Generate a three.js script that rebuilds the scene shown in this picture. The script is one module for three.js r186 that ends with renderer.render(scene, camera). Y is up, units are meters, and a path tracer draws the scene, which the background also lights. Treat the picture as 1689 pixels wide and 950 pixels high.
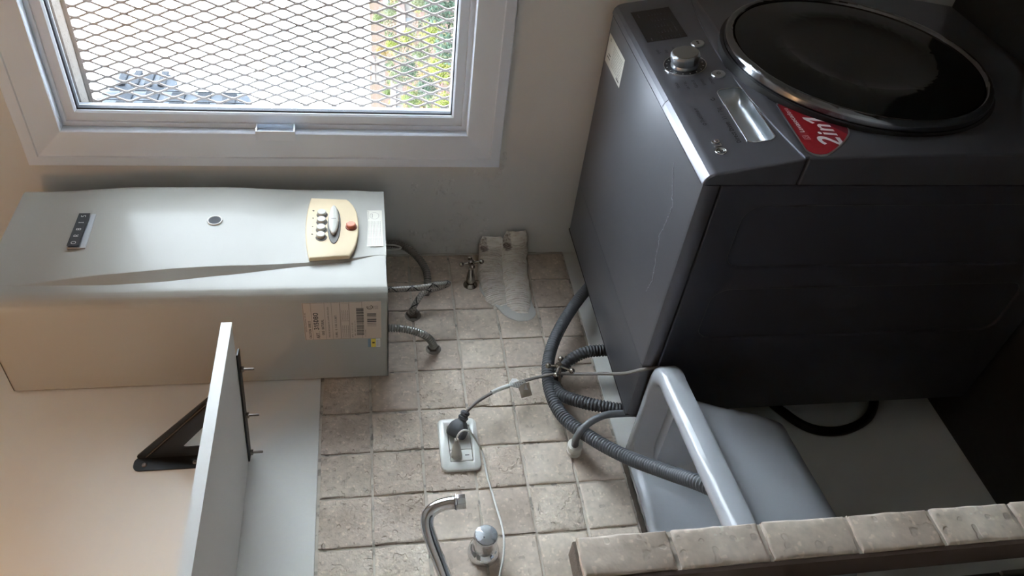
import * as THREE from 'three';
import { RoundedBoxGeometry } from 'three/addons/geometries/RoundedBoxGeometry.js';
import { mergeGeometries, toCreasedNormals, mergeVertices } from 'three/addons/utils/BufferGeometryUtils.js';
import { FontLoader } from 'three/addons/loaders/FontLoader.js';
import { TextGeometry } from 'three/addons/geometries/TextGeometry.js';
import { Brush, Evaluator, SUBTRACTION } from 'three-bvh-csg';

// ------------------------------------------------------------------ camera, sky, sun, exposure
const scene = new THREE.Scene();
const V = (x, y, z) => new THREE.Vector3(x, y, z);
const camera = new THREE.PerspectiveCamera(2 * Math.atan(475 / 1303.06) * 180 / Math.PI, 1689 / 950, 0.05, 3000);
{ // the phone was held on its side: the top of the room lies at the left of the picture
  const yaw = 0.8043, pitch = -0.1776, roll = -0.0228;
  const f = V(Math.sin(yaw) * Math.cos(pitch), Math.sin(pitch), -Math.cos(yaw) * Math.cos(pitch));
  const r = f.clone().cross(V(0, 1, 0)).normalize(), u = r.clone().cross(f);
  const r2 = r.clone().multiplyScalar(Math.cos(roll)).addScaledVector(u, Math.sin(roll));
  const u2 = u.clone().multiplyScalar(Math.cos(roll)).addScaledVector(r, -Math.sin(roll));
  camera.position.set(-1.6216, 1.3579, 1.4293);
  camera.quaternion.setFromRotationMatrix(new THREE.Matrix4().makeBasis(u2.negate(), r2, f.negate()));
}
scene.background = new THREE.Color(0.80, 0.91, 1.0);
scene.backgroundIntensity = 18.0;
const sun = new THREE.DirectionalLight(0xfff2dc, 6);
sun.position.set(-60, 90, 25); sun.target.position.set(60, 0, -20);
sun.castShadow = true; sun.shadow.radius = 1; sun.shadow.mapSize.set(2048, 2048);
Object.assign(sun.shadow.camera, { left: -120, right: 120, top: 120, bottom: -120, near: 1, far: 400 });
scene.add(sun, sun.target);
const LAMP = { at: [-1.28, 2.36, 0.32], color: 0xffc48a, power: 0.17 };   // the kitchen's own lamp, outside the frame
const renderer = new THREE.WebGLRenderer();
renderer.toneMapping = THREE.LinearToneMapping;
renderer.toneMappingExposure = 1.82;
renderer.shadowMap.enabled = true;

// ------------------------------------------------------------------ helpers
let seed = 7;
const rnd = () => { seed = (seed * 1664525 + 1013904223) >>> 0; return seed / 4294967296; };
const rr = (a, b) => a + (b - a) * rnd();
const used = new Map(), bases = new Map();
function numbered(n) { const k = used.get(n) || 0; used.set(n, k + 1); return k ? n + '_' + String(k).padStart(3, '0') : n; }
function baseOf(o) { let p = o; while (p) { if (bases.has(p)) return bases.get(p); p = p.parent; } return V(0, 0, 0); }
function thing(name, label, category, at = [0, 0, 0], group) {
  const o = new THREE.Group(); o.name = numbered(name); o.position.set(...at); bases.set(o, V(...at));
  o.userData = { label, category }; if (group) o.userData.group = group;
  scene.add(o); return o;
}
function structure(name, at = [0, 0, 0]) {
  const o = new THREE.Group(); o.name = numbered(name); o.position.set(...at); bases.set(o, V(...at));
  o.userData = { kind: 'structure' }; scene.add(o); return o;
}
// geometry is given in world coordinates and moved into its thing's own
function part(name, geo, mat, parent, label) {
  const b = baseOf(parent);
  const g = geo; g.translate(-b.x, -b.y, -b.z);
  const m = new THREE.Mesh(g, mat); m.name = name; m.castShadow = m.receiveShadow = true;
  if (label) m.userData.label = label;
  parent.add(m); return m;
}
const merge = (list) => mergeGeometries(list.map((g) => { const n = g.index ? g.toNonIndexed() : g; for (const k of Object.keys(n.attributes)) if (!['position', 'normal', 'uv'].includes(k)) n.deleteAttribute(k); return n; }));
const crease = (g, a = 0.5) => { const n = g.index ? g.toNonIndexed() : g; n.computeVertexNormals(); return toCreasedNormals(n, a); };
function metres(g, s = 1, ox = 0, oy = 0) { // uv in metres, by the way each vertex faces
  const p = g.attributes.position, n = g.attributes.normal, uv = new Float32Array(p.count * 2);
  for (let i = 0; i < p.count; i++) {
    const a = [Math.abs(n.getX(i)), Math.abs(n.getY(i)), Math.abs(n.getZ(i))];
    const [u, v] = a[0] >= a[1] && a[0] >= a[2] ? [p.getZ(i), p.getY(i)] : a[1] >= a[2] ? [p.getX(i), p.getZ(i)] : [p.getX(i), p.getY(i)];
    uv[2 * i] = u * s + ox; uv[2 * i + 1] = v * s + oy;
  }
  g.setAttribute('uv', new THREE.BufferAttribute(uv, 2)); return g;
}
const box = (x0, x1, y0, y1, z0, z1, r = 0, seg = 2) => {
  const w = x1 - x0, h = y1 - y0, d = z1 - z0;
  const g = r > 0 ? new RoundedBoxGeometry(w, h, d, seg, Math.min(r, w / 2.02, h / 2.02, d / 2.02)) : new THREE.BoxGeometry(w, h, d);
  g.translate((x0 + x1) / 2, (y0 + y1) / 2, (z0 + z1) / 2); return metres(g);
};
const curve = (pts, tension = 0.5) => new THREE.CatmullRomCurve3(pts.map((p) => V(...p)), false, 'centripetal', tension);
function along(pts, radius, steps, around = 12, uvScale = 1) { // tube whose radius may change along the way: radius(t, metres run)
  const c = pts.isCurve ? pts : curve(pts), L = c.getLength(), fr = c.computeFrenetFrames(steps, false), pos = [], uv = [], idx = [];
  for (let i = 0; i <= steps; i++) {
    const t = i / steps, p = c.getPointAt(t), r = typeof radius === 'function' ? radius(t, t * L) : radius;
    for (let k = 0; k <= around; k++) {
      const a = k / around * Math.PI * 2, n = fr.normals[i].clone().multiplyScalar(Math.cos(a)).addScaledVector(fr.binormals[i], Math.sin(a));
      pos.push(p.x + n.x * r, p.y + n.y * r, p.z + n.z * r); uv.push(k / around, t * L * uvScale);
      if (i < steps && k < around) { const q = i * (around + 1) + k; idx.push(q, q + 1, q + around + 1, q + 1, q + around + 2, q + around + 1); }
    }
  }
  for (const [i, flip] of [[0, 1], [steps, 0]]) { // end caps
    const p = c.getPointAt(i / steps), m = pos.length / 3; pos.push(p.x, p.y, p.z); uv.push(0.5, 0);
    for (let k = 0; k < around; k++) { const q = i * (around + 1) + k; flip ? idx.push(m, q, q + 1) : idx.push(m, q + 1, q); }
  }
  const g = new THREE.BufferGeometry();
  g.setAttribute('position', new THREE.Float32BufferAttribute(pos, 3)); g.setAttribute('uv', new THREE.Float32BufferAttribute(uv, 2));
  g.setIndex(idx); g.computeVertexNormals();
  // make it face outwards
  const p0 = c.getPointAt(0.5), j = Math.floor(steps / 2) * (around + 1), n = V(0, 0, 0).fromBufferAttribute(g.attributes.normal, j), d = V(0, 0, 0).fromBufferAttribute(g.attributes.position, j).sub(c.getPointAt(Math.floor(steps / 2) / steps));
  if (n.dot(d) < 0) { const ix = g.index.array; for (let i = 0; i < ix.length; i += 3) { const s = ix[i]; ix[i] = ix[i + 1]; ix[i + 1] = s; } g.computeVertexNormals(); }
  return g;
}
const ribbed = (pts, r, amp, pitch, around = 14) => { const L = curve(pts).getLength(), n = Math.round(L / pitch) * 4; return along(pts, (t, s) => r + amp * [1, 0.5, -1, 0.5][Math.round(t * n) % 4], n, around); };
function lathe(profile, at, dir, seg = 28, creaseAt = 0.6) { // profile [radius, height]; height runs along dir from at
  const g = crease(new THREE.LatheGeometry(profile.map(([r, h]) => new THREE.Vector2(Math.max(r, 0), h)), seg), creaseAt);
  g.applyQuaternion(new THREE.Quaternion().setFromUnitVectors(V(0, 1, 0), V(...dir).normalize())); g.translate(...at); return g;
}
const hexNut = (r, h, at, dir) => lathe([[0, 0], [r * 0.9, 0], [r, h * 0.12], [r, h * 0.88], [r * 0.9, h], [0, h]], at, dir, 6, 0.3);
const shapeOf = (pts) => new THREE.Shape(pts.map(([x, y]) => new THREE.Vector2(x, y)));
function roundRect(x0, x1, y0, y1, r, kind = THREE.Shape) {
  const s = new kind(); s.moveTo(x0 + r, y0); s.lineTo(x1 - r, y0); s.absarc(x1 - r, y0 + r, r, -Math.PI / 2, 0, false); s.lineTo(x1, y1 - r); s.absarc(x1 - r, y1 - r, r, 0, Math.PI / 2, false);
  s.lineTo(x0 + r, y1); s.absarc(x0 + r, y1 - r, r, Math.PI / 2, Math.PI, false); s.lineTo(x0, y0 + r); s.absarc(x0 + r, y0 + r, r, Math.PI, Math.PI * 1.5, false); return s;
}
const extrude = (shape, depth, bevel = 0, seg = 2) => new THREE.ExtrudeGeometry(shape, { depth: depth - 2 * bevel, bevelEnabled: bevel > 0, bevelSize: bevel, bevelThickness: bevel, bevelOffset: -bevel, bevelSegments: seg, curveSegments: 10 }).translate(0, 0, bevel);
function grid(nu, nv, f) { // f(u, v) -> [x, y, z]
  const pos = [], uv = [], idx = [];
  for (let j = 0; j <= nv; j++) for (let i = 0; i <= nu; i++) { pos.push(...f(i / nu, j / nv)); uv.push(i / nu, j / nv); }
  for (let j = 0; j < nv; j++) for (let i = 0; i < nu; i++) { const a = j * (nu + 1) + i; idx.push(a, a + 1, a + nu + 1, a + 1, a + nu + 2, a + nu + 1); }
  const g = new THREE.BufferGeometry(); g.setAttribute('position', new THREE.Float32BufferAttribute(pos, 3)); g.setAttribute('uv', new THREE.Float32BufferAttribute(uv, 2)); g.setIndex(idx); g.computeVertexNormals(); return g;
}

// ------------------------------------------------------------------ textures
const hash = (x, y, s) => { let h = Math.imul(x, 374761393) ^ Math.imul(y, 668265263) ^ Math.imul(s, 2147483647 ^ 1274126177); h = Math.imul(h ^ (h >>> 13), 1274126177); return ((h ^ (h >>> 16)) >>> 0) / 4294967296; };
function vnoise(x, y, per, s) {
  const xi = Math.floor(x), yi = Math.floor(y), fx = x - xi, fy = y - yi, m = (a) => ((a % per) + per) % per;
  const sx = fx * fx * (3 - 2 * fx), sy = fy * fy * (3 - 2 * fy), a = hash(m(xi), m(yi), s), b = hash(m(xi + 1), m(yi), s), c = hash(m(xi), m(yi + 1), s), d = hash(m(xi + 1), m(yi + 1), s);
  return (a + (b - a) * sx) * (1 - sy) + (c + (d - c) * sx) * sy;
}
function fbm(u, v, per, oct, s, gain = 0.5) { let a = 0, w = 1, t = 0, p = per; for (let i = 0; i < oct; i++) { a += w * vnoise(u * p, v * p, p, s + i * 17); t += w; w *= gain; p *= 2; } return a / t; }
function tex(size, f, srgb = false) {
  const data = new Uint8Array(size * size * 4);
  for (let y = 0; y < size; y++) for (let x = 0; x < size; x++) {
    const c = f((x + 0.5) / size, (y + 0.5) / size), o = (y * size + x) * 4, l = Array.isArray(c) ? c : [c, c, c];
    for (let k = 0; k < 3; k++) data[o + k] = Math.max(0, Math.min(255, l[k] * 255)); data[o + 3] = 255;
  }
  const t = new THREE.DataTexture(data, size, size); t.wrapS = t.wrapT = THREE.RepeatWrapping; t.magFilter = THREE.LinearFilter; t.minFilter = THREE.LinearMipmapLinearFilter; t.generateMipmaps = true;
  if (srgb) t.colorSpace = THREE.SRGBColorSpace; t.needsUpdate = true; return t;
}
const rep = (t, r) => { const c = t.clone(); c.repeat.set(r, r); c.needsUpdate = true; return c; };
const sstep = (a, b, x) => { const t = Math.max(0, Math.min(1, (x - a) / (b - a))); return t * t * (3 - 2 * t); };
const stoneBump = tex(512, (u, v) => {
  const big = fbm(u, v, 6, 4, 3), mid = fbm(u, v, 24, 3, 11), fine = fbm(u, v, 90, 2, 23);
  const pit = sstep(0.70, 0.80, fbm(u, v, 34, 2, 31)), shelf = Math.floor(big * 9) / 9;
  return 0.25 + 0.35 * shelf + 0.2 * mid + 0.14 * fine - 0.16 * pit;
});
const smoothBump = tex(512, (u, v) => 0.6 + 0.12 * fbm(u, v, 8, 3, 5) + 0.09 * fbm(u, v, 70, 2, 7) - 0.22 * sstep(0.74, 0.82, fbm(u, v, 26, 2, 41)));
const stoneColor = tex(512, (u, v) => {
  const c = fbm(u, v, 5, 5, 51), d = fbm(u, v, 40, 3, 61), fleck = sstep(0.72, 0.8, fbm(u, v, 48, 2, 71)), pit = sstep(0.72, 0.8, fbm(u, v, 26, 2, 41)), k = 0.76 + 0.24 * c + 0.12 * (d - 0.5) + 0.08 * fleck - 0.05 * pit;
  return [k * 1.0, k * (0.945 + 0.03 * c), k * (0.885 + 0.06 * c)];
}, true);
const paintBump = tex(512, (u, v) => 0.45 + 0.35 * fbm(u, v, 40, 3, 81) + 0.2 * fbm(u, v, 7, 3, 83));
const paintColor = tex(512, (u, v) => { const k = 0.955 + 0.05 * fbm(u, v, 4, 5, 91); return [k, k, k * 0.99]; }, true);
// flaking paint of the window wall: blisters gather low down beside the heater (1.3 m square, v from y = 0.8)
const domes = new Float32Array(1024 * 1024);
for (let i = 0; i < 1500; i++) { // clusters: denser where a slow noise is high
  const z = 0.42 * Math.pow(hash(i, 1, 301), 0.8), y = 0.93 + 0.5 * hash(i, 2, 301); if (fbm(z * 0.8, y * 0.8, 8, 3, 303) < 0.49 + 0.3 * z) continue;
  const r = 0.0018 + 0.005 * Math.pow(hash(i, 3, 301), 3), cx = z / 1.3 * 1024, cy = (y - 0.8) / 1.3 * 1024, R = Math.ceil(r / 1.3 * 1024 * 1.4), e = 0.6 + 0.8 * hash(i, 4, 301);
  for (let v = -R; v <= R; v++) for (let u = -R; u <= R; u++) { const px = Math.round(cx) + u, py = Math.round(cy) + v; if (px < 0 || py < 0 || px > 1023 || py > 1023) continue; const d = Math.hypot((px - cx) * e, (py - cy) / e) * 1.3 / 1024 / r; if (d < 1) { const k = py * 1024 + px; domes[k] = Math.max(domes[k], Math.sqrt(1 - d * d) * Math.min(1, r / 0.005)); } }
}
const blisterBump = tex(1024, (u, v) => 0.2 + 0.05 * fbm(u, v, 100, 2, 109) + 0.12 * fbm(u, v, 16, 3, 111) + 0.6 * domes[Math.floor(v * 1024) * 1024 + Math.floor(u * 1024)]);
const groutColor = tex(256, (u, v) => { const k = 0.72 + 0.22 * fbm(u, v, 10, 4, 121) - 0.2 * sstep(0.62, 0.75, fbm(u, v, 16, 3, 123)); return [k, k * 0.97, k * 0.93]; }, true);
function canvas(w, h, draw) {
  const c = document.createElement('canvas'); c.width = w; c.height = h; const x = c.getContext('2d'); draw(x, w, h);
  const t = new THREE.CanvasTexture(c); t.colorSpace = THREE.SRGBColorSpace; t.magFilter = THREE.LinearFilter; t.anisotropy = 8; return t;
}

// ------------------------------------------------------------------ materials
const std = (color, roughness, o = {}) => new THREE.MeshStandardMaterial({ color, roughness, ...o });
const phys = (color, roughness, o = {}) => new THREE.MeshPhysicalMaterial({ color, roughness, ...o });
const M = {
  paint: std(0xeeeeec, 0.82, { map: paintColor, bumpMap: paintBump, bumpScale: 0.0012 }),
  wallPaint: std(0xdddcda, 0.6, { map: paintColor, bumpMap: blisterBump, bumpScale: 0.0032 }),
  grout: std(0xf0ece6, 0.95, { map: rep(groutColor, 4), bumpMap: rep(stoneBump, 4), bumpScale: 0.001 }),
  caulk: std(0xcfcbc2, 0.8),
  stucco: std(0x85817d, 0.95, { bumpMap: rep(stoneBump, 5), bumpScale: 0.006 }),
  floor: std(0x333333, 0.7, { bumpMap: rep(smoothBump, 3), bumpScale: 0.001 }),
  aluDimmed: std(0xa9afb8, 0.5), alu: phys(0xe2eaf4, 0.38, { clearcoat: 0.25, clearcoatRoughness: 0.3 }),  // outer frame: same aluminium, its colour darkened to offset the daylight on it
  rubber: std(0x3a4048, 0.7),
  glass: phys(0xffffff, 0.02, { transmission: 1, thickness: 0, ior: 1.5 }),
  grille: std(0x8f8782, 0.75),
  enamel: phys(0xacaba4, 0.36, { clearcoat: 0.12, clearcoatRoughness: 0.1, specularIntensity: 0.5 }),
  cream: std(0xd9c6a4, 0.55), creamEdge: std(0xb59f7c, 0.6),
  button: std(0xc4c2ba, 0.4), buttonDark: std(0x4b4743, 0.5), red: std(0xd07a5e, 0.45), redDark: std(0x8a4434, 0.5),
  chrome: std(0xd4d6d8, 0.12, { metalness: 1 }), steel: std(0x9b9a96, 0.3, { metalness: 1 }), brass: std(0x77706a, 0.35, { metalness: 0.9 }), oldNickel: std(0x9a948c, 0.24, { metalness: 1 }),
  black: std(0x15171a, 0.42, { metalness: 0.2 }), blackPlastic: std(0x111214, 0.5),
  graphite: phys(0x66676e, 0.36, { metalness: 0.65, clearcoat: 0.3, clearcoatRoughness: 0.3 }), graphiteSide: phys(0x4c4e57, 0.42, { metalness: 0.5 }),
  doorGlass: phys(0x04080a, 0.1, { specularIntensity: 0.4 }),
  darkChrome: std(0x7a7c80, 0.14, { metalness: 1 }), silver: std(0xb4b8bd, 0.32, { metalness: 1 }),
  sink: phys(0xb2b6bc, 0.25, { clearcoat: 0.4, clearcoatRoughness: 0.15 }),
  hose: std(0x5d6165, 0.5), hoseDark: std(0x47494c, 0.5), rubberGrey: std(0x6a6d70, 0.5), cord: std(0x7d7873, 0.5), plugGrey: std(0x55575a, 0.55),
  white: std(0xd7d6d0, 0.4), plugBeige: std(0xb9b4a9, 0.5), offWhite: std(0xdad7ce, 0.45), socket: phys(0xdcdcd6, 0.3, { clearcoat: 0.3 }),
  laminate: std(0xefeee9, 0.45), laminateEdge: std(0xe9e9e6, 0.35), corrHose: std(0x8f8d88, 0.3, { metalness: 0.9 }),
  mortar: std(0x6b6157, 0.95, { bumpMap: rep(stoneBump, 8), bumpScale: 0.004 }), darkBrown: std(0x4a3a30, 0.7), cabinet: std(0x2a2b2e, 0.5),
};
M.mortarPale = std(0xa39c93, 0.9, { bumpMap: rep(stoneBump, 8), bumpScale: 0.002 });
M.braid = std(0xd6d3ce, 0.45, { metalness: 0.3, map: canvas(64, 128, (x) => {
  x.fillStyle = '#aaa8a4'; x.fillRect(0, 0, 64, 128); x.lineWidth = 2;
  for (let i = -8; i < 24; i++) { x.strokeStyle = i % 2 ? '#8d8a86' : '#cfccc6'; x.beginPath(); x.moveTo(0, i * 8); x.lineTo(64, i * 8 + 48); x.stroke(); x.beginPath(); x.moveTo(64, i * 8); x.lineTo(0, i * 8 + 48); x.stroke(); }
  x.strokeStyle = '#1a1a1c'; x.lineWidth = 4; x.beginPath(); x.moveTo(0, 0); x.lineTo(32, 64); x.lineTo(0, 128); x.moveTo(64, 0); x.lineTo(32, 64); x.lineTo(64, 128); x.stroke();
}) });
M.braid.map.wrapS = M.braid.map.wrapT = THREE.RepeatWrapping;

// ------------------------------------------------------------------ the setting
const TOP = 1.470, LOW = 0.826, PITCH = 0.1073;
{
  const w = structure('wall_back', [-1.5, 0, 0]);
  part('grout_bed', box(-3.1, 0.1, LOW - 0.004, TOP + 0.004, -0.12, -0.003), M.grout, w);
  part('upper_plaster', box(-3.1, 0.1, TOP + 0.003, 2.7, -0.12, 0, 0.0015), M.paint, w);
  part('lower_plaster', box(-3.1, 0.1, -0.1, LOW - 0.003, -0.12, -0.001, 0.0015), M.paint, w);
  // rough stone tiles, laid 0.107 m apart, each its own piece
  const tones = [0xeae3db, 0xe4dbd3, 0xe7ded5, 0xe0d7cf, 0xece5dc].map((c) => [std(c, 0.72, { map: stoneColor, bumpMap: stoneBump, bumpScale: 0.011 }), std(c, 0.62, { map: stoneColor, bumpMap: smoothBump, bumpScale: 0.0022 })]);
  M.tones = tones;
  const shapes = [];
  for (let k = 0; k < 10; k++) shapes.push(tileShape(0.1025, 0.1025, 0.009, k));
  const xs = [0.0, -0.106, -0.2125, -0.317, -0.411, -0.526, -0.631, -0.737, -0.847, -0.955, -1.062, -1.169, -1.276, -1.383, -1.49, -1.597];
  for (let i = 0; i + 1 < xs.length; i++) for (let j = 0; j < 6; j++) {
    const x0 = xs[i + 1], x1 = xs[i], y0 = LOW + j * PITCH, yoff = i < 4 ? -0.004 : 0;
    const smooth = hash(i, j, 5) < (i < 4 ? 0.85 : j < 3 ? 0.8 : 0.25) ? 1 : 0;
    const m = new THREE.Mesh(shapes[Math.floor(hash(i, j, 9) * 10)], tones[Math.floor(hash(i, j, 3) * 5)][smooth]);
    m.name = 'tile'; m.castShadow = m.receiveShadow = true;
    m.position.set((x0 + x1) / 2 + 1.5 + (hash(i, j, 1) - 0.5) * 0.0015, y0 + PITCH / 2 + (hash(i, j, 2) - 0.5) * 0.0018, -0.008 + (hash(i, j, 4)) * 0.0012);
    m.scale.set((x1 - x0 - 0.0042) / 0.1025, (PITCH - 0.0042) / 0.1025, 1);
    m.rotation.z = (hash(i, j, 6) < 0.5 ? 0 : Math.PI) + (hash(i, j, 7) - 0.5) * 0.012;
    w.add(m);
  }
  part('sink_joint', along([[-1.25, 0.8195, 0.0005], [-0.95, 0.8192, 0.0005], [-0.668, 0.8195, 0.0005]], (t) => 0.0058 + 0.0009 * Math.sin(t * 90) * Math.sin(t * 37), 90, 8), M.mortar, w);
  part('caulk', along([[-0.002, LOW, 0.001], [-0.002, 1.1, 0.002], [-0.002, 1.32, 0.001]], (t) => 0.003 + 0.0012 * Math.sin(t * 40) * Math.sin(t * 13), 60, 8), M.caulk, w);
}
function tileShape(w, h, d, k) {
  const N = 6, rim = [];
  const g = grid(N, N, (u, v) => {
    const a = Math.round(u * N), b = Math.round(v * N), e = a === 0 || b === 0 || a === N || b === N;
    const near = (a === 1 || b === 1 || a === N - 1 || b === N - 1) && !e;
    let x = a === 0 || a === N ? (a ? 1 : -1) * (w / 2 - 0.0016 * hash(a, b, k + 50)) : a === 1 ? -w / 2 + 0.003 + 0.002 * hash(a, b, k + 60) : a === N - 1 ? w / 2 - 0.003 - 0.002 * hash(a, b, k + 61) : (u - 0.5) * w;
    let y = b === 0 || b === N ? (b ? 1 : -1) * (h / 2 - 0.0016 * hash(a, b, k + 51)) : b === 1 ? -h / 2 + 0.003 + 0.002 * hash(a, b, k + 62) : b === N - 1 ? h / 2 - 0.003 - 0.002 * hash(a, b, k + 63) : (v - 0.5) * h;
    const chip = hash(a, b, k + 70) > 0.86 ? 0.002 : 0;
    return [x, y, d - (e ? 0.0022 + chip : near ? chip * 0.5 : 0) + 0.0008 * (hash(a, b, k + 80) - 0.5)];
  });
  const p = g.attributes.position, id = (a, b) => b * (N + 1) + a, loop = [];
  for (let a = 0; a < N; a++) loop.push(id(a, 0)); for (let b = 0; b < N; b++) loop.push(id(N, b)); for (let a = N; a > 0; a--) loop.push(id(a, N)); for (let b = N; b > 0; b--) loop.push(id(0, b));
  const pos = [], P = (i, z) => [p.getX(i), p.getY(i), z ?? p.getZ(i)];
  loop.forEach((a, n) => { const b = loop[(n + 1) % loop.length]; pos.push(...P(a, 0), ...P(b, 0), ...P(b), ...P(a, 0), ...P(b), ...P(a)); });
  const s = new THREE.BufferGeometry(); s.setAttribute('position', new THREE.Float32BufferAttribute(pos, 3)); s.computeVertexNormals(); s.setAttribute('uv', new THREE.Float32BufferAttribute(new Float32Array(pos.length / 3 * 2), 2));
  const out = merge([g, s]); return metres(out, 3.1, hash(k, 1, 1), hash(k, 2, 1));
}
{
  const w = structure('wall_right', [0, 0, 1.4]);
  const slab = (x0, x1, hole, mat, name, uvf) => {
    const s = roundRect(-0.12, 3.0, -0.1, 2.7, 0.0001); s.holes.push(roundRect(...hole, 0.001, THREE.Path));
    const g = new THREE.ExtrudeGeometry(s, { depth: x1 - x0, bevelEnabled: false }); g.rotateY(-Math.PI / 2); g.translate(x1, 0, 0); // shape x -> world z, extruded along -x
    part(name, uvf(g), mat, w);
  };
  slab(0, 0.1, [0.34, 1.64, 1.1, 2.06], M.wallPaint, 'inner_plaster', (g) => metres(g, 1 / 1.3, 0, -0.8 / 1.3));
  slab(0.1, 0.16, [0.356, 1.62, 1.139, 2.0], M.stucco, 'outer_stucco', (g) => metres(g));
}
for (const [n, b] of [['wall_left', [-3.1, -3.0, -0.1, 2.7, 0, 3.0]], ['wall_front', [-3.1, 0, -0.1, 2.7, 2.9, 3.0]]]) part('plaster', box(...b), M.paint, structure(n, [(b[0] + b[1]) / 2, 0, (b[4] + b[5]) / 2]));
part('slab', box(-3.1, 0.1, -0.1, 0, -0.1, 3.0), M.floor, structure('floor'));
part('slab', box(-3.1, 0.1, 2.6, 2.7, -0.1, 3.0), M.paint, structure('ceiling', [0, 2.6, 0]));

// a frame piece with mitred ends: profile points [inset from the outer rectangle, x]
function mitred(rect, profile, side) {
  const [z0, z1, y0, y1] = rect, pos = [], n = profile.length;
  const end = (d, e) => side === 'low' ? [e ? z1 - d : z0 + d, y0 + d] : side === 'top' ? [e ? z1 - d : z0 + d, y1 - d] : side === 'far' ? [z0 + d, e ? y1 - d : y0 + d] : [z1 - d, e ? y1 - d : y0 + d];
  const P = (i, e) => { const [d, x] = profile[i % n], [z, y] = end(d, e); return [x, y, z]; };
  for (let i = 0; i < n; i++) pos.push(...P(i, 0), ...P(i, 1), ...P(i + 1, 1), ...P(i, 0), ...P(i + 1, 1), ...P(i + 1, 0));
  const g = new THREE.BufferGeometry(); g.setAttribute('position', new THREE.Float32BufferAttribute(pos, 3)); g.computeVertexNormals();
  // outward: compare with the centre of the profile
  return metres(g);
}
{
  const w = structure('window_1', [0, 1.035, 0.745]);
  M.alu.side = M.aluDimmed.side = THREE.DoubleSide;
  const A = [0.298, 1.682, 1.035, 2.108], sides = ['far', 'low', 'top', 'near'];
  for (const s of sides) {
    part('frame_piece', mitred(A, [[0, 0], [0, -0.012], [0.002, -0.014], [0.024, -0.015], [0.026, -0.0115], [0.083, -0.003], [0.085, -0.0005], [0.085, 0.02], [0.066, 0.02], [0.066, 0]], s), M.alu, w);
    part('sash_rail', mitred([0.378, 1.15, 1.114, 2.03], [[0, 0.02], [0.017, 0.018], [0.018, 0.022], [0.038, 0.021], [0.042, 0.025], [0.042, 0.05], [0, 0.05]], s), M.alu, w);
    part('sash_rail', mitred([1.11, 1.602, 1.114, 2.03], [[0, 0.052], [0.017, 0.05], [0.018, 0.054], [0.038, 0.053], [0.042, 0.057], [0.042, 0.078], [0, 0.078]], s), M.alu, w);  // unseen second sash, added to widen the window for more light inside
    part('glass_seal', mitred([0.419, 1.109, 1.155, 1.989], [[0, 0.028], [0.004, 0.03], [0.004, 0.042], [0, 0.042]], s), M.rubber, w);
    part('outer_frame', mitred([0.34, 1.64, 1.1, 2.06], [[0, 0.055], [0.052, 0.055], [0.055, 0.058], [0.055, 0.1], [0, 0.1]], s), M.aluDimmed, w);
  }
  part('pane', box(0.033, 0.037, 1.156, 1.988, 0.42, 1.108), M.glass, w); part('pane', box(0.065, 0.069, 1.156, 1.988, 1.152, 1.56), M.glass, w);
  part('handle', merge([box(-0.014, -0.011, 1.521, 1.608, 0.374, 0.396, 0.001), box(-0.014, 0.02, 1.521, 1.608, 0.372, 0.375, 0.001), box(-0.014, 0.02, 1.521, 1.524, 0.374, 0.396), box(-0.014, 0.02, 1.605, 1.608, 0.374, 0.396)]), M.alu, w);
}
{ // expanded metal grille in the outer reveal
  const t = thing('security_grille', 'brown expanded metal grille with diamond openings outside the window pane', 'grille', [0.15, 1.139, 0.748]);
  const LW = 0.068, SW = 0.0258, list = [], w = 0.0023, h = 0.0013;
  const bar = (a, b, hw) => { const d = V(0, b[0] - a[0], b[1] - a[1]), L = d.length(); const g = new THREE.BoxGeometry(hw > w ? h * 2.6 : h * 2, L + (hw > w ? 0.002 : 0), hw * 2); g.rotateX(Math.atan2(d.z, d.y)); g.translate(0.15, (a[0] + b[0]) / 2, (a[1] + b[1]) / 2); return g; };
  const inY = (y) => Math.min(1.999, Math.max(1.14, y)), inZ = (z) => Math.min(1.619, Math.max(0.357, z));
  for (let m = -6; m < 46; m++) for (let k = -9; k < 6; k++) for (const o of [0, 1]) {
    const y = 1.674 + LW * (k + o / 2), z = 0.485 + SW * (m + o / 2);
    if (y < 1.1 || y > 2.04 || z < 0.33 || z > 1.65) continue;
    const seg = (a, b, hw) => { // clipped to the reveal
      let [y0, z0] = a, [y1, z1] = b; if (y0 > y1) [y0, z0, y1, z1] = [y1, z1, y0, z0];
      const at = (yy) => z0 + (z1 - z0) * (yy - y0) / (y1 - y0 || 1e-9), ya = inY(y0), yb = inY(y1);
      if (yb - ya < 0.002) return; const za = at(ya), zb = at(yb);
      if (Math.min(za, zb) < 0.358 || Math.max(za, zb) > 1.618) return; list.push(bar([ya, za], [yb, zb], hw));
    };
    seg([y - 0.0065, z], [y + 0.0065, z], w * 1.35);
    for (const s of [-1, 1]) { seg([y + 0.005, z + s * 0.0012], [y + LW / 2 - 0.005, z + s * (SW / 2 - 0.0012)], w); }
  }
  part('expanded_mesh', merge(list), M.grille, t);
  part('edge_bar', merge([box(0.147, 0.153, 1.14, 1.148, 0.358, 1.618), box(0.147, 0.153, 1.991, 1.999, 0.358, 1.618), box(0.147, 0.153, 1.14, 1.999, 0.358, 0.363)]), M.grille, t);
}

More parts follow.
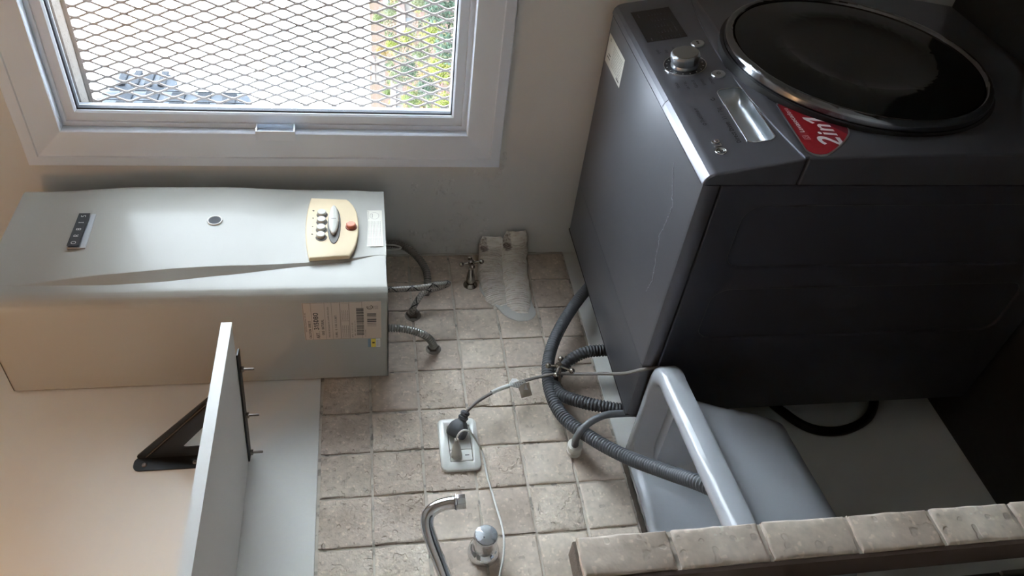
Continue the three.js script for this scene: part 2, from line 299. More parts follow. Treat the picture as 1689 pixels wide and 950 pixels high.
// ------------------------------------------------------------------ water heater
{
  const B = [-0.2325, 1.321, 0], t = thing('water_heater', 'tall white enamelled gas water heater hung in the wall corner', 'water heater', B);
  const y0 = 1.321, y1 = 2.112, H = y1 - y0, X0 = -0.424, X1 = -0.041, Z = 0.266;
  const low = [[2.057, -0.376], [1.873, -0.3785], [1.783, -0.373], [1.655, -0.356], [1.498, -0.333], [1.396, -0.318], [1.344, -0.301]], up = [[2.057, -0.376], [1.873, -0.361], [1.737, -0.346], [1.619, -0.338], [1.496, -0.327], [1.396, -0.313], [1.344, -0.301]];
  const lerpAt = (tab, y) => { if (y >= tab[0][0]) return tab[0][1]; for (let i = 0; i + 1 < tab.length; i++) if (y >= tab[i + 1][0]) { const k = (y - tab[i + 1][0]) / (tab[i][0] - tab[i + 1][0]); return tab[i + 1][1] + (tab[i][1] - tab[i + 1][1]) * (k * 0.7 + 0.3 * sstep(0, 1, k)); } return tab[tab.length - 1][1]; };
  const NV = 60, prof = (y) => {
    const L = lerpAt(low, y), U = Math.max(L, lerpAt(up, y)), h = Math.min(0.013, (U - L) * 0.75), r = 0.032, P = [[X0, 0.004], [X0, 0.1], [X0, Z - r]];
    for (let i = 1; i <= 11; i++) { const a = i / 11 * Math.PI / 2; P.push([X0 + r - r * Math.cos(a), Z - r + r * Math.sin(a)]); }
    const bow = 0.004 * Math.sin((y - y0) / H * Math.PI);
    P.push([L - 0.001, Z], [L, Z], [U, Z + h], [U + 0.0012, Z + h + 0.0004]);
    const e = X1 - 0.034; for (let i = 1; i <= 6; i++) P.push([U + (e - U) * i / 6, Z + h + bow * Math.sin(i / 6 * Math.PI)]);
    P.push([X1 - 0.024, Z + h - 0.003], [X1 - 0.012, Z + h * 0.6 - 0.012], [X1 - 0.003, Z - 0.024], [X1, Z - 0.034], [X1, 0.1], [X1, 0.004]); return P;
  };
  const n = prof(1.5).length - 1;
  const shell = grid(n, NV, (u, v) => { const y = y1 - v * H, p = prof(y)[Math.round(u * n)]; return [p[0], y, p[1]]; });
  { const ix = shell.index.array; for (let i = 0; i < ix.length; i += 3) { const s = ix[i]; ix[i] = ix[i + 1]; ix[i + 1] = s; } shell.computeVertexNormals();
    const nn = V(0, 0, 0).fromBufferAttribute(shell.attributes.normal, 30 * (n + 1) + 1); if (nn.x > 0) { for (let i = 0; i < ix.length; i += 3) { const s = ix[i]; ix[i] = ix[i + 1]; ix[i + 1] = s; } shell.computeVertexNormals(); } }
  part('casing', crease(shell, 0.2), M.enamel, t);
  for (const [y, nm] of [[y1, 'top_cover'], [y0 + 0.002, 'bottom_plate']]) { const s = shapeOf(prof(y).map(([x, z]) => [x, -z])); const g = new THREE.ExtrudeGeometry(s, { depth: 0.002, bevelEnabled: false }); g.rotateX(-Math.PI / 2); g.translate(0, y - 0.002, 0); part(nm, g, M.enamel, t); }
  // name plate
  { const bx = 0.112, by = 0.037, g = [[-0.2785, 1.9715], [-0.1668, 1.9745], [-0.1668, 1.9395], [-0.2785, 1.9365]];
    const plate = part('name_plate', extrude(shapeOf(g), 0.006, 0.0006).translate(0, 0, Z + 0.0075), M.silver, t);
    const face = new THREE.PlaneGeometry(0.108, 0.0225); face.translate(-0.2227, 1.9605, Z + 0.0178);
    part('lettering', face, std(0xffffff, 0.4, { map: canvas(512, 108, (x) => { x.fillStyle = '#23262b'; x.fillRect(0, 0, 512, 108); x.fillStyle = '#dcdcd8'; x.font = '64px sans-serif'; x.textAlign = 'center'; 'ORBIS'.split('').forEach((c, i) => x.fillText(c, 48 + i * 104, 76)); }) }), plate); }
  // sight hole with its rim
  const hole = part('sight_hole', lathe([[0, 0.001], [0.0125, 0.001], [0.0135, 0.003], [0.0155, 0.003], [0.0165, 0.0005], [0.0165, -0.002]], [-0.197, 1.69, Z + 0.0165], [0, 0, 1], 32), M.white, t);
  part('opening', lathe([[0, 0.0015], [0.0128, 0.0015], [0.0128, -0.001]], [-0.197, 1.69, Z + 0.017], [0, 0, 1], 32), std(0x141a26, 0.6), hole);
  // control panel
  { const z = Z + 0.0045, s = new THREE.Shape(); s.moveTo(-0.113, 1.488); s.lineTo(-0.119, 1.407); s.quadraticCurveTo(-0.135, 1.392, -0.165, 1.385); s.quadraticCurveTo(-0.21, 1.377, -0.262, 1.3835); s.quadraticCurveTo(-0.295, 1.388, -0.317, 1.401); s.lineTo(-0.323, 1.485); s.quadraticCurveTo(-0.22, 1.506, -0.113, 1.488);
    const c = part('control_panel', crease(extrude(s, 0.011, 0.0025, 3).translate(0, 0, z), 0.7), M.cream, t), zf = z + 0.0108;
    for (const x of [-0.173, -0.199, -0.226, -0.252]) {
      const b = part('button', lathe([[0, 0.0085], [0.0085, 0.008], [0.0098, 0.0065], [0.0105, 0], [0, 0]], [x, 1.462, zf], [0, 0, 1], 24), M.button, c);
      part('button_well', lathe([[0, 0.002], [0.0118, 0.002], [0.0128, 0], [0, 0]], [x - 0.004, 1.461, zf - 0.0005], [0, 0, 1], 24), M.buttonDark, c);
    }
    const well = extrude((() => { const e = new THREE.Shape(); e.absellipse(-0.214, 1.434, 0.0645, 0.0145, 0, Math.PI * 2); return e; })(), 0.003, 0.001).translate(0, 0, zf - 0.001), knob = extrude((() => { const e = new THREE.Shape(); e.absellipse(-0.203, 1.435, 0.05, 0.0115, 0, Math.PI * 2); return e; })(), 0.012, 0.005, 4).translate(0, 0, zf);
    part('slider_well', well, M.buttonDark, c); part('slider', crease(knob, 0.7), M.button, c); part('slider_mark', box(-0.2047, -0.2037, 1.4295, 1.4405, zf + 0.0118, zf + 0.0125), M.buttonDark, c);
    part('red_button', lathe([[0, 0.0095], [0.0085, 0.009], [0.0105, 0.007], [0.0112, 0], [0, 0]], [-0.219, 1.397, zf], [0, 0, 1], 24), M.red, c, 'round salmon red button'); part('red_button_well', lathe([[0, 0.003], [0.0125, 0.003], [0.0135, 0], [0, 0]], [-0.221, 1.3965, zf - 0.001], [0, 0, 1], 24), M.redDark, c);
    const pr = new THREE.PlaneGeometry(0.125, 0.013); pr.translate(-0.207, 1.4815, zf + 0.0006);
    part('printed_marks', pr, std(0xffffff, 0.6, { transparent: true, map: canvas(512, 54, (x) => { x.fillStyle = '#3a332a'; x.font = 'bold 26px sans-serif'; for (const [px, s] of [[60, 1], [170, 0.7], [290, 0.8], [400, 1]]) { x.beginPath(); x.ellipse(px + 40, 30, 8 * s, 10 * s, 0.4, 0, 7); x.fill(); } x.font = '17px sans-serif'; x.fillText('- - - -', 0, 36); x.fillText('- - - -', 128, 36); x.fillText('- - - -', 240, 36); x.fillText('- - -', 350, 36); }) }), c); }
  // rating label on the left side, reading from the wall outwards
  const onSide = (name, z0, z1, ya, yb, map, label) => { const g = new THREE.BoxGeometry(z1 - z0, yb - ya, 0.0004); g.rotateY(-Math.PI / 2); g.translate(X0 - 0.0003, (ya + yb) / 2, (z0 + z1) / 2); part(name, g, std(0xffffff, 0.55, { map }), t, label); };
  onSide('rating_label', 0.134, 0.2465, 1.336, 1.4985, canvas(704, 1016, (x, w, h) => {
    x.fillStyle = '#cbb9a8'; x.fillRect(0, 0, w, h); x.fillStyle = '#2a2622'; x.strokeStyle = '#6b5d50'; x.lineWidth = 3;
    for (const y of [14, 110, 282, 372, 478, 600]) { x.beginPath(); x.moveTo(0, y); x.lineTo(w, y); x.stroke(); } x.strokeRect(6, 6, w - 12, 760);
    x.font = '24px sans-serif'; x.fillText('INDUSTRIA ARGENTINA  CAP. FED.', 160, 38); x.font = 'bold 44px monospace'; x.fillText('CALEFON ORBIS', 30, 92);
    x.font = 'bold 62px monospace'; x.fillText('ART.', 26, 200); x.font = 'bold 88px sans-serif'; x.fillText('315DBO', 196, 194); x.font = 'bold 46px monospace'; x.fillText('GAS NATURAL', 90, 262);
    x.font = '27px sans-serif'; x.fillText('PARA SER INSTALADO EN LUGARES VENTILADOS', 40, 336); x.font = 'bold 34px monospace'; x.fillText('E.NRO. 0 1/03 C/LIMIT.', 36, 432);
    x.strokeRect(20, 484, 330, 110); x.strokeRect(356, 484, 320, 110); x.font = '17px sans-serif'; for (let i = 0; i < 4; i++) { x.fillText('Consumo nominal gas natural', 36, 510 + i * 24); x.fillText('Presion de agua 0,2 bar', 372, 510 + i * 24); }
    x.font = '24px monospace'; x.fillText('MATR. 01-0012-01-001', 30, 640); x.fillText('NRO. SERIE 0 1 2 3 4', 60, 676);
    for (let p = 70; p < 590;) { const b = 3 + Math.floor(hash(p, 1, 77) * 4) * 3; x.fillRect(p, 690, b, 96); p += b + 3 + Math.floor(hash(p, 2, 77) * 3) * 3; }
    x.font = '20px monospace'; x.fillText('E 01 0123456', 30, 812); x.lineWidth = 12; x.beginPath(); x.arc(600, 868, 36, 0.3, 5.2); x.stroke(); x.beginPath(); x.arc(600, 868, 16, 0, 6.3); x.lineWidth = 6; x.stroke();
    for (let p = 236; p < 480;) { const b = 4 + Math.floor(hash(p, 3, 77) * 4) * 5; x.fillRect(p, 830, b, 120); p += b + 6 + Math.floor(hash(p, 4, 77) * 3) * 6; }
    x.font = '15px sans-serif'; for (let i = 0; i < 4; i++) x.fillText('Aprobado', 560, 920 + i * 18);
  }), 'beige printed rating label');
  onSide('inspection_sticker', 0.105, 0.1315, 1.3385, 1.3655, canvas(128, 128, (x) => { x.fillStyle = '#b9c3cb'; x.fillRect(0, 0, 128, 128); x.fillStyle = '#7f97a8'; x.fillRect(0, 0, 128, 30); x.fillStyle = '#d8c04a'; x.fillRect(0, 34, 128, 48); x.fillStyle = '#4a3d18'; x.fillRect(56, 46, 22, 24); x.fillStyle = '#e4e2dc'; x.fillRect(0, 84, 128, 44); x.fillStyle = '#555'; for (let i = 0; i < 3; i++) x.fillRect(10, 92 + i * 11, 100, 3); }), 'small yellow and blue sticker');
  { const g = new THREE.BoxGeometry(0.128, 0.044, 0.0005); g.rotateX(0.0); g.translate(-0.208, 1.349, Z + 0.0014);
    part('instruction_label', g, std(0xffffff, 0.35, { map: canvas(768, 264, (x, w, h) => { x.fillStyle = '#c6c2b5'; x.fillRect(0, 0, w, h); x.fillStyle = '#4b4840'; x.font = '15px sans-serif'; for (let i = 0; i < 11; i++) for (let k = 0; k < 3; k++) x.fillText('antes de encender verifique la llave', 24 + k * 172, 40 + i * 20, 160); x.font = 'bold 16px sans-serif'; x.fillText('INSTRUCCIONES', 150, 20); x.lineWidth = 3; x.strokeStyle = '#4b4840'; x.beginPath(); x.ellipse(650, 160, 72, 60, 0, 0, 7); x.stroke(); x.strokeRect(580, 20, 170, 60); for (let i = 0; i < 4; i++) { x.beginPath(); x.arc(620 + i * 20, 130, 6, 0, 7); x.fill(); } }) }), t, 'small text label'); }
}
// ------------------------------------------------------------------ pipes below the heater
{
  const flange = (at, r = 0.016) => lathe([[r, 0], [r, 0.003], [r * 0.7, 0.007], [r * 0.65, 0.007]], at, [0, 0, 1], 24);
  const gas = thing('flexible_hose', 'dark ribbed metal hose arching from the heater close to the corner', 'hose', [-0.15, 1.216, 0]);
  part('tube', ribbed([[-0.019, 1.33, 0.06], [-0.021, 1.309, 0.06], [-0.029, 1.275, 0.06], [-0.055, 1.244, 0.055], [-0.097, 1.218, 0.045], [-0.133, 1.212, 0.035], [-0.152, 1.216, 0.02], [-0.15, 1.216, 0.002]], 0.0085, 0.0016, 0.0062), M.corrHose, gas);
  part('nut', hexNut(0.013, 0.016, [-0.15, 1.216, 0], [0, 0, 1]), M.brass, gas);
  const cold = thing('flexible_hose', 'grey braided hose looping down from the heater and back up to a wall nut', 'hose', [-0.23, 1.254, 0]);
  part('tube', along([[-0.259, 1.335, 0.12], [-0.258, 1.317, 0.12], [-0.254, 1.245, 0.12], [-0.237, 1.197, 0.112], [-0.209, 1.168, 0.09], [-0.198, 1.188, 0.066], [-0.203, 1.225, 0.056], [-0.225, 1.247, 0.042], [-0.236, 1.2555, 0.025], [-0.232, 1.254, 0.012]], 0.0073, 110, 14, 20), M.braid, cold);
  part('ferrule', lathe([[0.0078, 0], [0.0092, 0.002], [0.0092, 0.014], [0.0078, 0.016]], [-0.231, 1.254, 0.012], [-0.1, 0.05, 1], 20), M.brass, cold);
  part('nut', hexNut(0.0165, 0.012, [-0.23, 1.254, 0.003], [0, 0, 1]), M.brass, cold); part('flange', flange([-0.23, 1.254, -0.001], 0.021), M.mortarPale, cold);
  const hot = thing('flexible_hose', 'shiny ribbed metal hose at the heater corner farthest left of the three', 'hose', [-0.345, 1.212, 0]);
  part('tube', ribbed([[-0.354, 1.335, 0.09], [-0.354, 1.32, 0.09], [-0.355, 1.278, 0.085], [-0.354, 1.247, 0.07], [-0.352, 1.224, 0.048], [-0.349, 1.213, 0.022], [-0.345, 1.212, 0.004]], 0.0082, 0.0016, 0.0062), M.steel, hot);
  part('nut', hexNut(0.0135, 0.013, [-0.345, 1.212, 0], [0, 0, 1]), M.brass, hot); part('flange', flange([-0.345, 1.211, -0.001], 0.0185), M.mortarPale, hot);
  const loop = thing('wire_loop', 'thin white cable loop hanging just under the heater', 'cable', [-0.06, 1.28, 0.08]);
  part('cable', along([[-0.047, 1.33, 0.08], [-0.049, 1.31, 0.08], [-0.053, 1.287, 0.08], [-0.061, 1.277, 0.08], [-0.069, 1.288, 0.08], [-0.068, 1.33, 0.08]], 0.0022, 40, 8), M.white, loop);
}
// ------------------------------------------------------------------ stop valves with cross handles
function valve(label, base, head, dirs, group) {
  const t = thing('stop_valve', label, 'valve', base), b = V(...base), h = V(...head), d = h.clone().sub(b), L = d.length(), n = d.clone().normalize();
  part('flange', lathe([[0, 0], [0.019, 0], [0.0185, 0.004], [0.014, 0.009], [0.0115, 0.012]], base, [0, 0, 1]), M.oldNickel, t);
  part('body', lathe([[0.0115, 0.006], [0.0115, L * 0.35], [0.0095, L * 0.5], [0.0065, L * 0.72], [0.0075, L * 0.76], [0.006, L * 0.82], [0.0048, L * 0.95]], base, n.toArray()), M.oldNickel, t);
  const hub = part('handle', lathe([[0, 0.009], [0.005, 0.008], [0.0085, 0.004], [0.0092, -0.003], [0.006, -0.009], [0, -0.009]], head, n.toArray(), 20), M.oldNickel, t);
  for (const q of dirs) { const e = V(...q), arm = e.clone().sub(h).normalize(); part('handle_arm', merge([along([h.clone().addScaledVector(arm, 0.006).toArray(), h.clone().lerp(e, 0.5).toArray(), e.toArray()], (k) => 0.0036 - 0.0008 * Math.sin(k * Math.PI), 8, 10), new THREE.SphereGeometry(0.0066, 14, 10).translate(e.x, e.y, e.z)]), M.oldNickel, hub); }
}
valve('old cross handled stop valve beside the lumpy plaster patch in the corner', [-0.124, 1.098, 0], [-0.104, 1.097, 0.062], [[-0.104, 1.123, 0.058], [-0.104, 1.071, 0.066], [-0.079, 1.097, 0.055], [-0.129, 1.097, 0.07]]);
valve('cross handled stop valve poking out between the grey washer hoses', [-0.48, 0.935, 0], [-0.496, 0.943, 0.098], [[-0.492, 0.967, 0.096], [-0.473, 0.934, 0.096], [-0.512, 0.916, 0.098], [-0.523, 0.955, 0.1]]);
// ------------------------------------------------------------------ plaster lumps in the corner
{
  const t = thing('plaster_patch', 'rough ridged white plaster filling smeared over the tiles in the corner', 'plaster', [-0.1, 0.99, 0.01]);
  const mat = std(0xffffff, 0.85, { map: canvas(512, 256, (x, w, h) => {
    x.fillStyle = '#f3ede4'; x.fillRect(0, 0, w, h);
    for (let i = 0; i < 900; i++) { const k = hash(i, 1, 5); x.fillStyle = k > 0.5 ? 'rgba(240,234,222,.25)' : 'rgba(196,180,162,.16)'; x.fillRect(hash(i, 2, 5) * w, hash(i, 3, 5) * h, 4 + 10 * k, 10 + 40 * hash(i, 4, 5)); }
    for (const [cx, cy, r] of [[46, 40, 46], [80, 60, 34]]) for (let i = 0; i < 160; i++) { x.fillStyle = 'rgba(78,58,46,.1)'; const a = hash(i, cx, 1) * 6.3, q = r * Math.sqrt(hash(i, cx, 2)); x.fillRect(cx + Math.cos(a) * q, cy + Math.sin(a) * q, 8, 16); }
  }) });
  // a lobe follows the corner: from the window wall, round the corner, out over the tiles
  const lobe = (path, half, high, s, flat) => {
    const c = curve(path), N = 300, K = 14, fr = (u) => c.getPointAt(u);
    return crease(grid(N, K, (u, v) => {
      const p = fr(u), tg = c.getTangentAt(u), up = V(0, 1, 0), out = tg.clone().cross(up).normalize(); if (out.z - out.x < 0) out.negate();
      const side = up.clone().addScaledVector(tg, -tg.y).normalize(), a = (v - 0.5) * Math.PI;
      const end = Math.min(1, Math.sin(Math.PI * Math.min(1, Math.max(0, u))) * 3.2), ridge = Math.sin(u * N * 0.55 + 2.2 * Math.sin(v * 5 + s) + 3 * vnoise(u * 9, v * 3, 64, s));
      const rough = (0.0018 - 0.0095 * Math.pow(Math.max(0, Math.sin(u * 270 + 0.7 * Math.sin(v * 4 + s) + 5 * vnoise(u * 6, v * 2, 64, s))), 4) * (0.25 + 0.75 * vnoise(u * 15, v * 5, 64, s + 5))) * Math.cos(a) + 0.0006 * ridge * Math.cos(a) + 0.005 * (vnoise(u * 11, v * 4, 64, s + 3) - 0.5), hh = high * (0.35 + 0.65 * end) * (1 - flat * sstep(0.55, 1, u)), w = half * (0.75 + 0.25 * end) + 0.006 * (vnoise(u * 14, v > 0.5 ? 3 : 1, 64, s + 9) - 0.5);
      return [p.x + side.x * Math.sin(a) * w + out.x * (Math.cos(a) * hh + rough), p.y + side.y * Math.sin(a) * w, p.z + side.z * Math.sin(a) * w + out.z * (Math.cos(a) * hh + rough)];
    }), 0.9);
  };
  mat.side = THREE.DoubleSide;
  part('upper_lump', lobe([[-0.003, 1.028, 0.068], [-0.012, 1.03, 0.03], [-0.045, 1.036, 0.008], [-0.11, 1.04, 0.0], [-0.175, 1.03, -0.002], [-0.205, 1.02, -0.003]], 0.0345, 0.022, 3, 0.55), mat, t);
  part('lower_lump', lobe([[-0.003, 0.968, 0.088], [-0.014, 0.968, 0.04], [-0.045, 0.972, 0.012], [-0.11, 0.975, 0.0], [-0.18, 0.978, -0.002], [-0.235, 0.985, -0.003]], 0.036, 0.027, 8, 0.5), mat, t);
  const sm = new THREE.Shape(); sm.moveTo(-0.12, 1.075); sm.bezierCurveTo(-0.16, 1.085, -0.19, 1.05, -0.2, 1.045); sm.bezierCurveTo(-0.215, 1.03, -0.25, 1.03, -0.262, 0.99); sm.bezierCurveTo(-0.268, 0.955, -0.245, 0.935, -0.22, 0.94); sm.bezierCurveTo(-0.17, 0.95, -0.12, 0.94, -0.1, 0.96); sm.lineTo(-0.1, 1.06);
  part('smear', crease(extrude(sm, 0.0055, 0.0025, 3).translate(0, 0, -0.002), 0.9), std(0xc9c8c2, 0.7, { bumpMap: rep(smoothBump, 4), bumpScale: 0.002 }), t);
}
// ------------------------------------------------------------------ shelf on its bracket
{
  const t = thing('wall_shelf', 'white laminate wall shelf with a flat front edge above the outlet', 'shelf', [-0.9, 1.612, 0.16]);
  const s = shapeOf([[-0.549, -0.323], [-0.641, -0.001], [-1.6, -0.001], [-1.6, -0.354]]);
  const g = new THREE.ExtrudeGeometry(s, { depth: 0.019, bevelEnabled: false }); g.rotateX(-Math.PI / 2); g.translate(0, 1.6125, 0);
  part('board', g, M.laminate, t);
  const e = new THREE.ExtrudeGeometry(shapeOf([[-0.5485, -0.3232], [-0.5489, -0.3246], [-1.6, -0.3556], [-1.6, -0.3541]]), { depth: 0.0192, bevelEnabled: false }); e.rotateX(-Math.PI / 2); e.translate(0, 1.6124, 0);
  part('edge_band', e, M.laminateEdge, t, 'bright edging strip');
  const b = thing('shelf_bracket', 'black pressed steel triangular bracket holding the white shelf end', 'bracket', [-0.63, 1.632, 0]);
  const phi = Math.atan2(0.092, 0.323), place = (g, x = -0.612) => g.rotateY(phi).translate(x, 0, 0); // local: x across, y up, z out from the wall
  const web = new THREE.Shape(); web.moveTo(0.0005, 1.632); web.lineTo(0.0005, 1.828); web.absarc(0.006, 1.8255, 0.0055, Math.PI, Math.PI * 0.25, true); web.lineTo(0.142, 1.682); web.lineTo(0.182, 1.641); web.lineTo(0.24, 1.638); web.lineTo(0.24, 1.632);
  const h = new THREE.Path(); h.moveTo(0.024, 1.65); h.lineTo(0.022, 1.732); h.quadraticCurveTo(0.022, 1.748, 0.034, 1.735); h.lineTo(0.108, 1.664); h.quadraticCurveTo(0.118, 1.65, 0.104, 1.65); web.holes.push(h);
  const wg = new THREE.ExtrudeGeometry(web, { depth: 0.003, bevelEnabled: true, bevelSize: 0.001, bevelThickness: 0.001, bevelOffset: -0.001, bevelSegments: 1 }); wg.rotateY(-Math.PI / 2); part('web', place(wg), M.black, b);
  part('wall_flange', extrude(roundRect(-0.645, -0.611, 1.634, 1.836, 0.014), 0.003, 0.0008).translate(0, 0, 0.0003), M.black, b);
  const rib = along([[-0.004, 1.812, 0.006], [-0.004, 1.74, 0.075], [-0.004, 1.7, 0.113], [-0.004, 1.655, 0.156]], 0.003, 20, 10); part('brace_rib', place(rib), M.black, b);
  part('under_plate', place(box(-0.013, 0.013, 1.6085, 1.6122, 0.004, 0.262, 0.0012), -0.63), M.black, b);
  for (const z of [0.018, 0.112, 0.222]) { const bolt = part('bolt', place(lathe([[0.0026, 0], [0.0026, -0.024], [0.002, -0.026], [0, -0.026]], [0, 1.609, z], [0, 1, 0], 12), -0.63), M.brass, b); part('nut', place(hexNut(0.0066, 0.006, [0, 1.6025, z], [0, 1, 0]), -0.63), M.oldNickel, bolt); }
  for (const y of [1.8145, 1.717]) part('screw', lathe([[0, 0.0028], [0.003, 0.0028], [0.0048, 0.0012], [0.005, 0]], [-0.6315, y, 0.0032], [0, 0, 1], 16), M.brass, b);
}
// ------------------------------------------------------------------ outlet, plugs and cords
{
  const t = thing('wall_outlet', 'white double wall outlet plate with rounded corners on the tiles', 'outlet', [-0.627, 1.1765, 0]);
  const pl = roundRect(-0.694, -0.560, 1.134, 1.2195, 0.014); pl.holes.push(roundRect(-0.672, -0.58, 1.15, 1.1985, 0.001, THREE.Path));
  part('cover_plate', crease(extrude(pl, 0.009, 0.003, 4).translate(0, 0, 0.001), 0.8), M.socket, t);
  part('backing', box(-0.6715, -0.5805, 1.1505, 1.198, 0.001, 0.004), M.blackPlastic, t);
  for (const [x0, x1, nm] of [[-0.6708, -0.6425, 0], [-0.6415, -0.5812, 1]]) part('socket_module', box(x0, x1, 1.1512, 1.1975, 0.003, 0.0082, 0.0012), M.socket, t);
  part('socket_module', box(-0.6702, -0.6428, 1.1512, 1.1735, 0.004, 0.0092, 0.0012), M.socket, t);
  part('slot', box(-0.6585, -0.6565, 1.1575, 1.1665, 0.0088, 0.0094), M.blackPlastic, t);
  const c = thing('power_cord', 'thick grey power cord running from the outlet to the washer with a paper tag', 'cord', [-0.605, 1.183, 0.01]);
  const a = [-0.606, 1.183, 0.009], d = [0.55, -0.42, 0.75];
  part('plug', lathe([[0, 0], [0.0205, 0], [0.0225, 0.004], [0.0228, 0.014], [0.0205, 0.024], [0.0145, 0.033], [0.0098, 0.037], [0.0098, 0.041], [0.0112, 0.042], [0.0112, 0.046], [0.009, 0.047], [0.009, 0.051], [0.0104, 0.052], [0.0104, 0.056], [0.0075, 0.059], [0, 0.06]], a, d, 28, 0.9), M.plugGrey, c);
  const w = V(...d).normalize(), st = V(...a).addScaledVector(w, 0.05);
  part('cable', along([st.toArray(), [-0.572, 1.153, 0.054], [-0.551, 1.128, 0.057], [-0.517, 1.069, 0.056], [-0.499, 1.01, 0.058], [-0.494, 0.945, 0.068], [-0.515, 0.9, 0.09], [-0.558, 0.868, 0.14], [-0.622, 0.846, 0.215], [-0.655, 0.827, 0.265], [-0.6565, 0.808, 0.27], [-0.6562, 0.79, 0.268], [-0.6562, 0.778, 0.262]], 0.0036, 160, 12), M.cord, c);
  const tagMap = canvas(128, 64, (x) => { x.fillStyle = '#e2e2de'; x.fillRect(0, 0, 128, 64); x.fillStyle = '#3c4048'; for (let i = 0; i < 26; i++) x.fillRect(6 + 18 * (i % 6) + 4 * hash(i, 1, 2), 8 + 13 * Math.floor(i / 6), 9 + 5 * hash(i, 2, 2), 4); });
  const wing = (p, q, r, s) => grid(6, 4, (u, v) => { const A = V(...p).lerp(V(...q), u), B = V(...s).lerp(V(...r), u); const o = A.lerp(B, v); return [o.x, o.y, o.z + 0.003 * Math.sin(u * 3 + v * 2)]; });
  const tg = part('paper_tag', merge([along([[-0.531, 1.098, 0.0575], [-0.522, 1.08, 0.057], [-0.513, 1.056, 0.0565]], 0.0049, 10, 12), wing([-0.513, 1.058, 0.0615], [-0.503, 1.018, 0.0625], [-0.519, 1.012, 0.05], [-0.519, 1.054, 0.058]), wing([-0.512, 1.057, 0.0605], [-0.505, 1.03, 0.0615], [-0.484, 1.034, 0.05], [-0.488, 1.044, 0.05])]), std(0xffffff, 0.6, { map: tagMap, side: THREE.DoubleSide }), c, 'white paper tag');
  part('tag_end', wing([-0.516, 1.036, 0.056], [-0.504, 1.008, 0.055], [-0.522, 1.0, 0.034], [-0.534, 1.028, 0.034]), std(0xb9ad9c, 0.7, { side: THREE.DoubleSide }), tg);
  const k = thing('charger_cord', 'thin white cord with a small moulded plug trailing past the tap knob', 'cord', [-0.655, 1.186, 0.01]);
  part('plug', merge([lathe([[0, 0], [0.0115, 0], [0.0125, 0.002], [0.0118, 0.006], [0.0105, 0.008]], [-0.6565, 1.185, 0.0085], [0.02, 0.0, 1], 24), lathe([[0.0108, 0.006], [0.0098, 0.02], [0.0082, 0.028], [0.005, 0.033], [0.0045, 0.036], [0.0052, 0.037], [0.0045, 0.039], [0.0052, 0.041], [0.0045, 0.043], [0.0052, 0.045], [0.004, 0.047], [0, 0.047]], [-0.6565, 1.185, 0.0085], [0.2, 0.03, 1], 24, 0.9)]), M.plugBeige, k);
  part('cable', along([[-0.648, 1.1865, 0.052], [-0.645, 1.185, 0.062], [-0.637, 1.175, 0.068], [-0.632, 1.161, 0.06], [-0.635, 1.144, 0.034], [-0.655, 1.13, 0.0135], [-0.713, 1.126, 0.012], [-0.79, 1.121, 0.032], [-0.87, 1.121, 0.074], [-0.9, 1.123, 0.083], [-0.93, 1.128, 0.08], [-0.965, 1.139, 0.07], [-1.02, 1.16, 0.05], [-1.15, 1.2, 0.02]], 0.0021, 150, 10, 8), std(0xffffff, 0.45, { map: Object.assign(canvas(32, 256, (x) => { x.fillStyle = '#d9d8d2'; x.fillRect(0, 0, 32, 256); x.fillStyle = '#2b2b2b'; for (let i = 0; i < 12; i++) x.fillRect(8 + 2 * (i % 2), 70 + i * 9, 5, 2 + (i * 7) % 5); }), { wrapS: THREE.RepeatWrapping, wrapT: THREE.RepeatWrapping }) }), k);
}
// ------------------------------------------------------------------ tap of the kitchen sink, at the foot of the picture
{
  const t = thing('wall_tap', 'chrome wall tap with a swan neck spout and a round knob', 'tap', [-0.9, 1.153, 0]);
  const sp = part('spout', along([[-1.045, 1.17, 0.0], [-1.04, 1.185, 0.035], [-1.012, 1.215, 0.062], [-0.985, 1.232, 0.085], [-0.95, 1.249, 0.118], [-0.92, 1.263, 0.146], [-0.9, 1.2685, 0.164], [-0.887, 1.265, 0.174], [-0.88, 1.252, 0.181], [-0.8775, 1.236, 0.186], [-0.878, 1.216, 0.19]], 0.0118, 90, 20), M.chrome, t);
  part('spout_flange', lathe([[0, -0.001], [0.028, -0.001], [0.028, 0.005], [0.022, 0.012], [0.0145, 0.018], [0.0125, 0.026]], [-1.045, 1.17, 0], [0.1, 0.25, 1], 36, 0.9), M.chrome, t);
  part('aerator', lathe([[0, 0], [0.0132, 0], [0.0138, 0.002], [0.0138, 0.014], [0.0152, 0.0155], [0.0152, 0.0175], [0.0135, 0.0195], [0.0118, 0.021]], [-0.8782, 1.2, 0.1905], [0.02, 1, -0.1], 8, 0.4), M.chrome, sp);
  const kd = [-0.02, 0.0, 1], k0 = [-0.879, 1.153, 0];
  part('flange', lathe([[0, -0.001], [0.0305, -0.001], [0.031, 0.005], [0.0298, 0.014], [0.025, 0.0225], [0.02, 0.026], [0.0195, 0.028]], k0, kd, 40, 0.9), M.chrome, t);
  const kn = part('knob', lathe([[0.019, 0.024], [0.0212, 0.026], [0.0222, 0.04], [0.0232, 0.064], [0.023, 0.068], [0.0217, 0.0705], [0.021, 0.0698], [0.0206, 0.0702]], k0, kd, 40, 0.7), M.chrome, t);
  part('knob_cap', lathe([[0.0206, 0.069], [0.0202, 0.0712], [0.015, 0.0724], [0, 0.073]], k0, kd, 40, 0.9), std(0xc6ccd0, 0.22, { metalness: 0.8 }), kn); part('mark', lathe([[0, 0.0736], [0.0012, 0.0734], [0.0013, 0.072]], [-0.884, 1.158, 0], kd, 12), M.blackPlastic, kn);
}
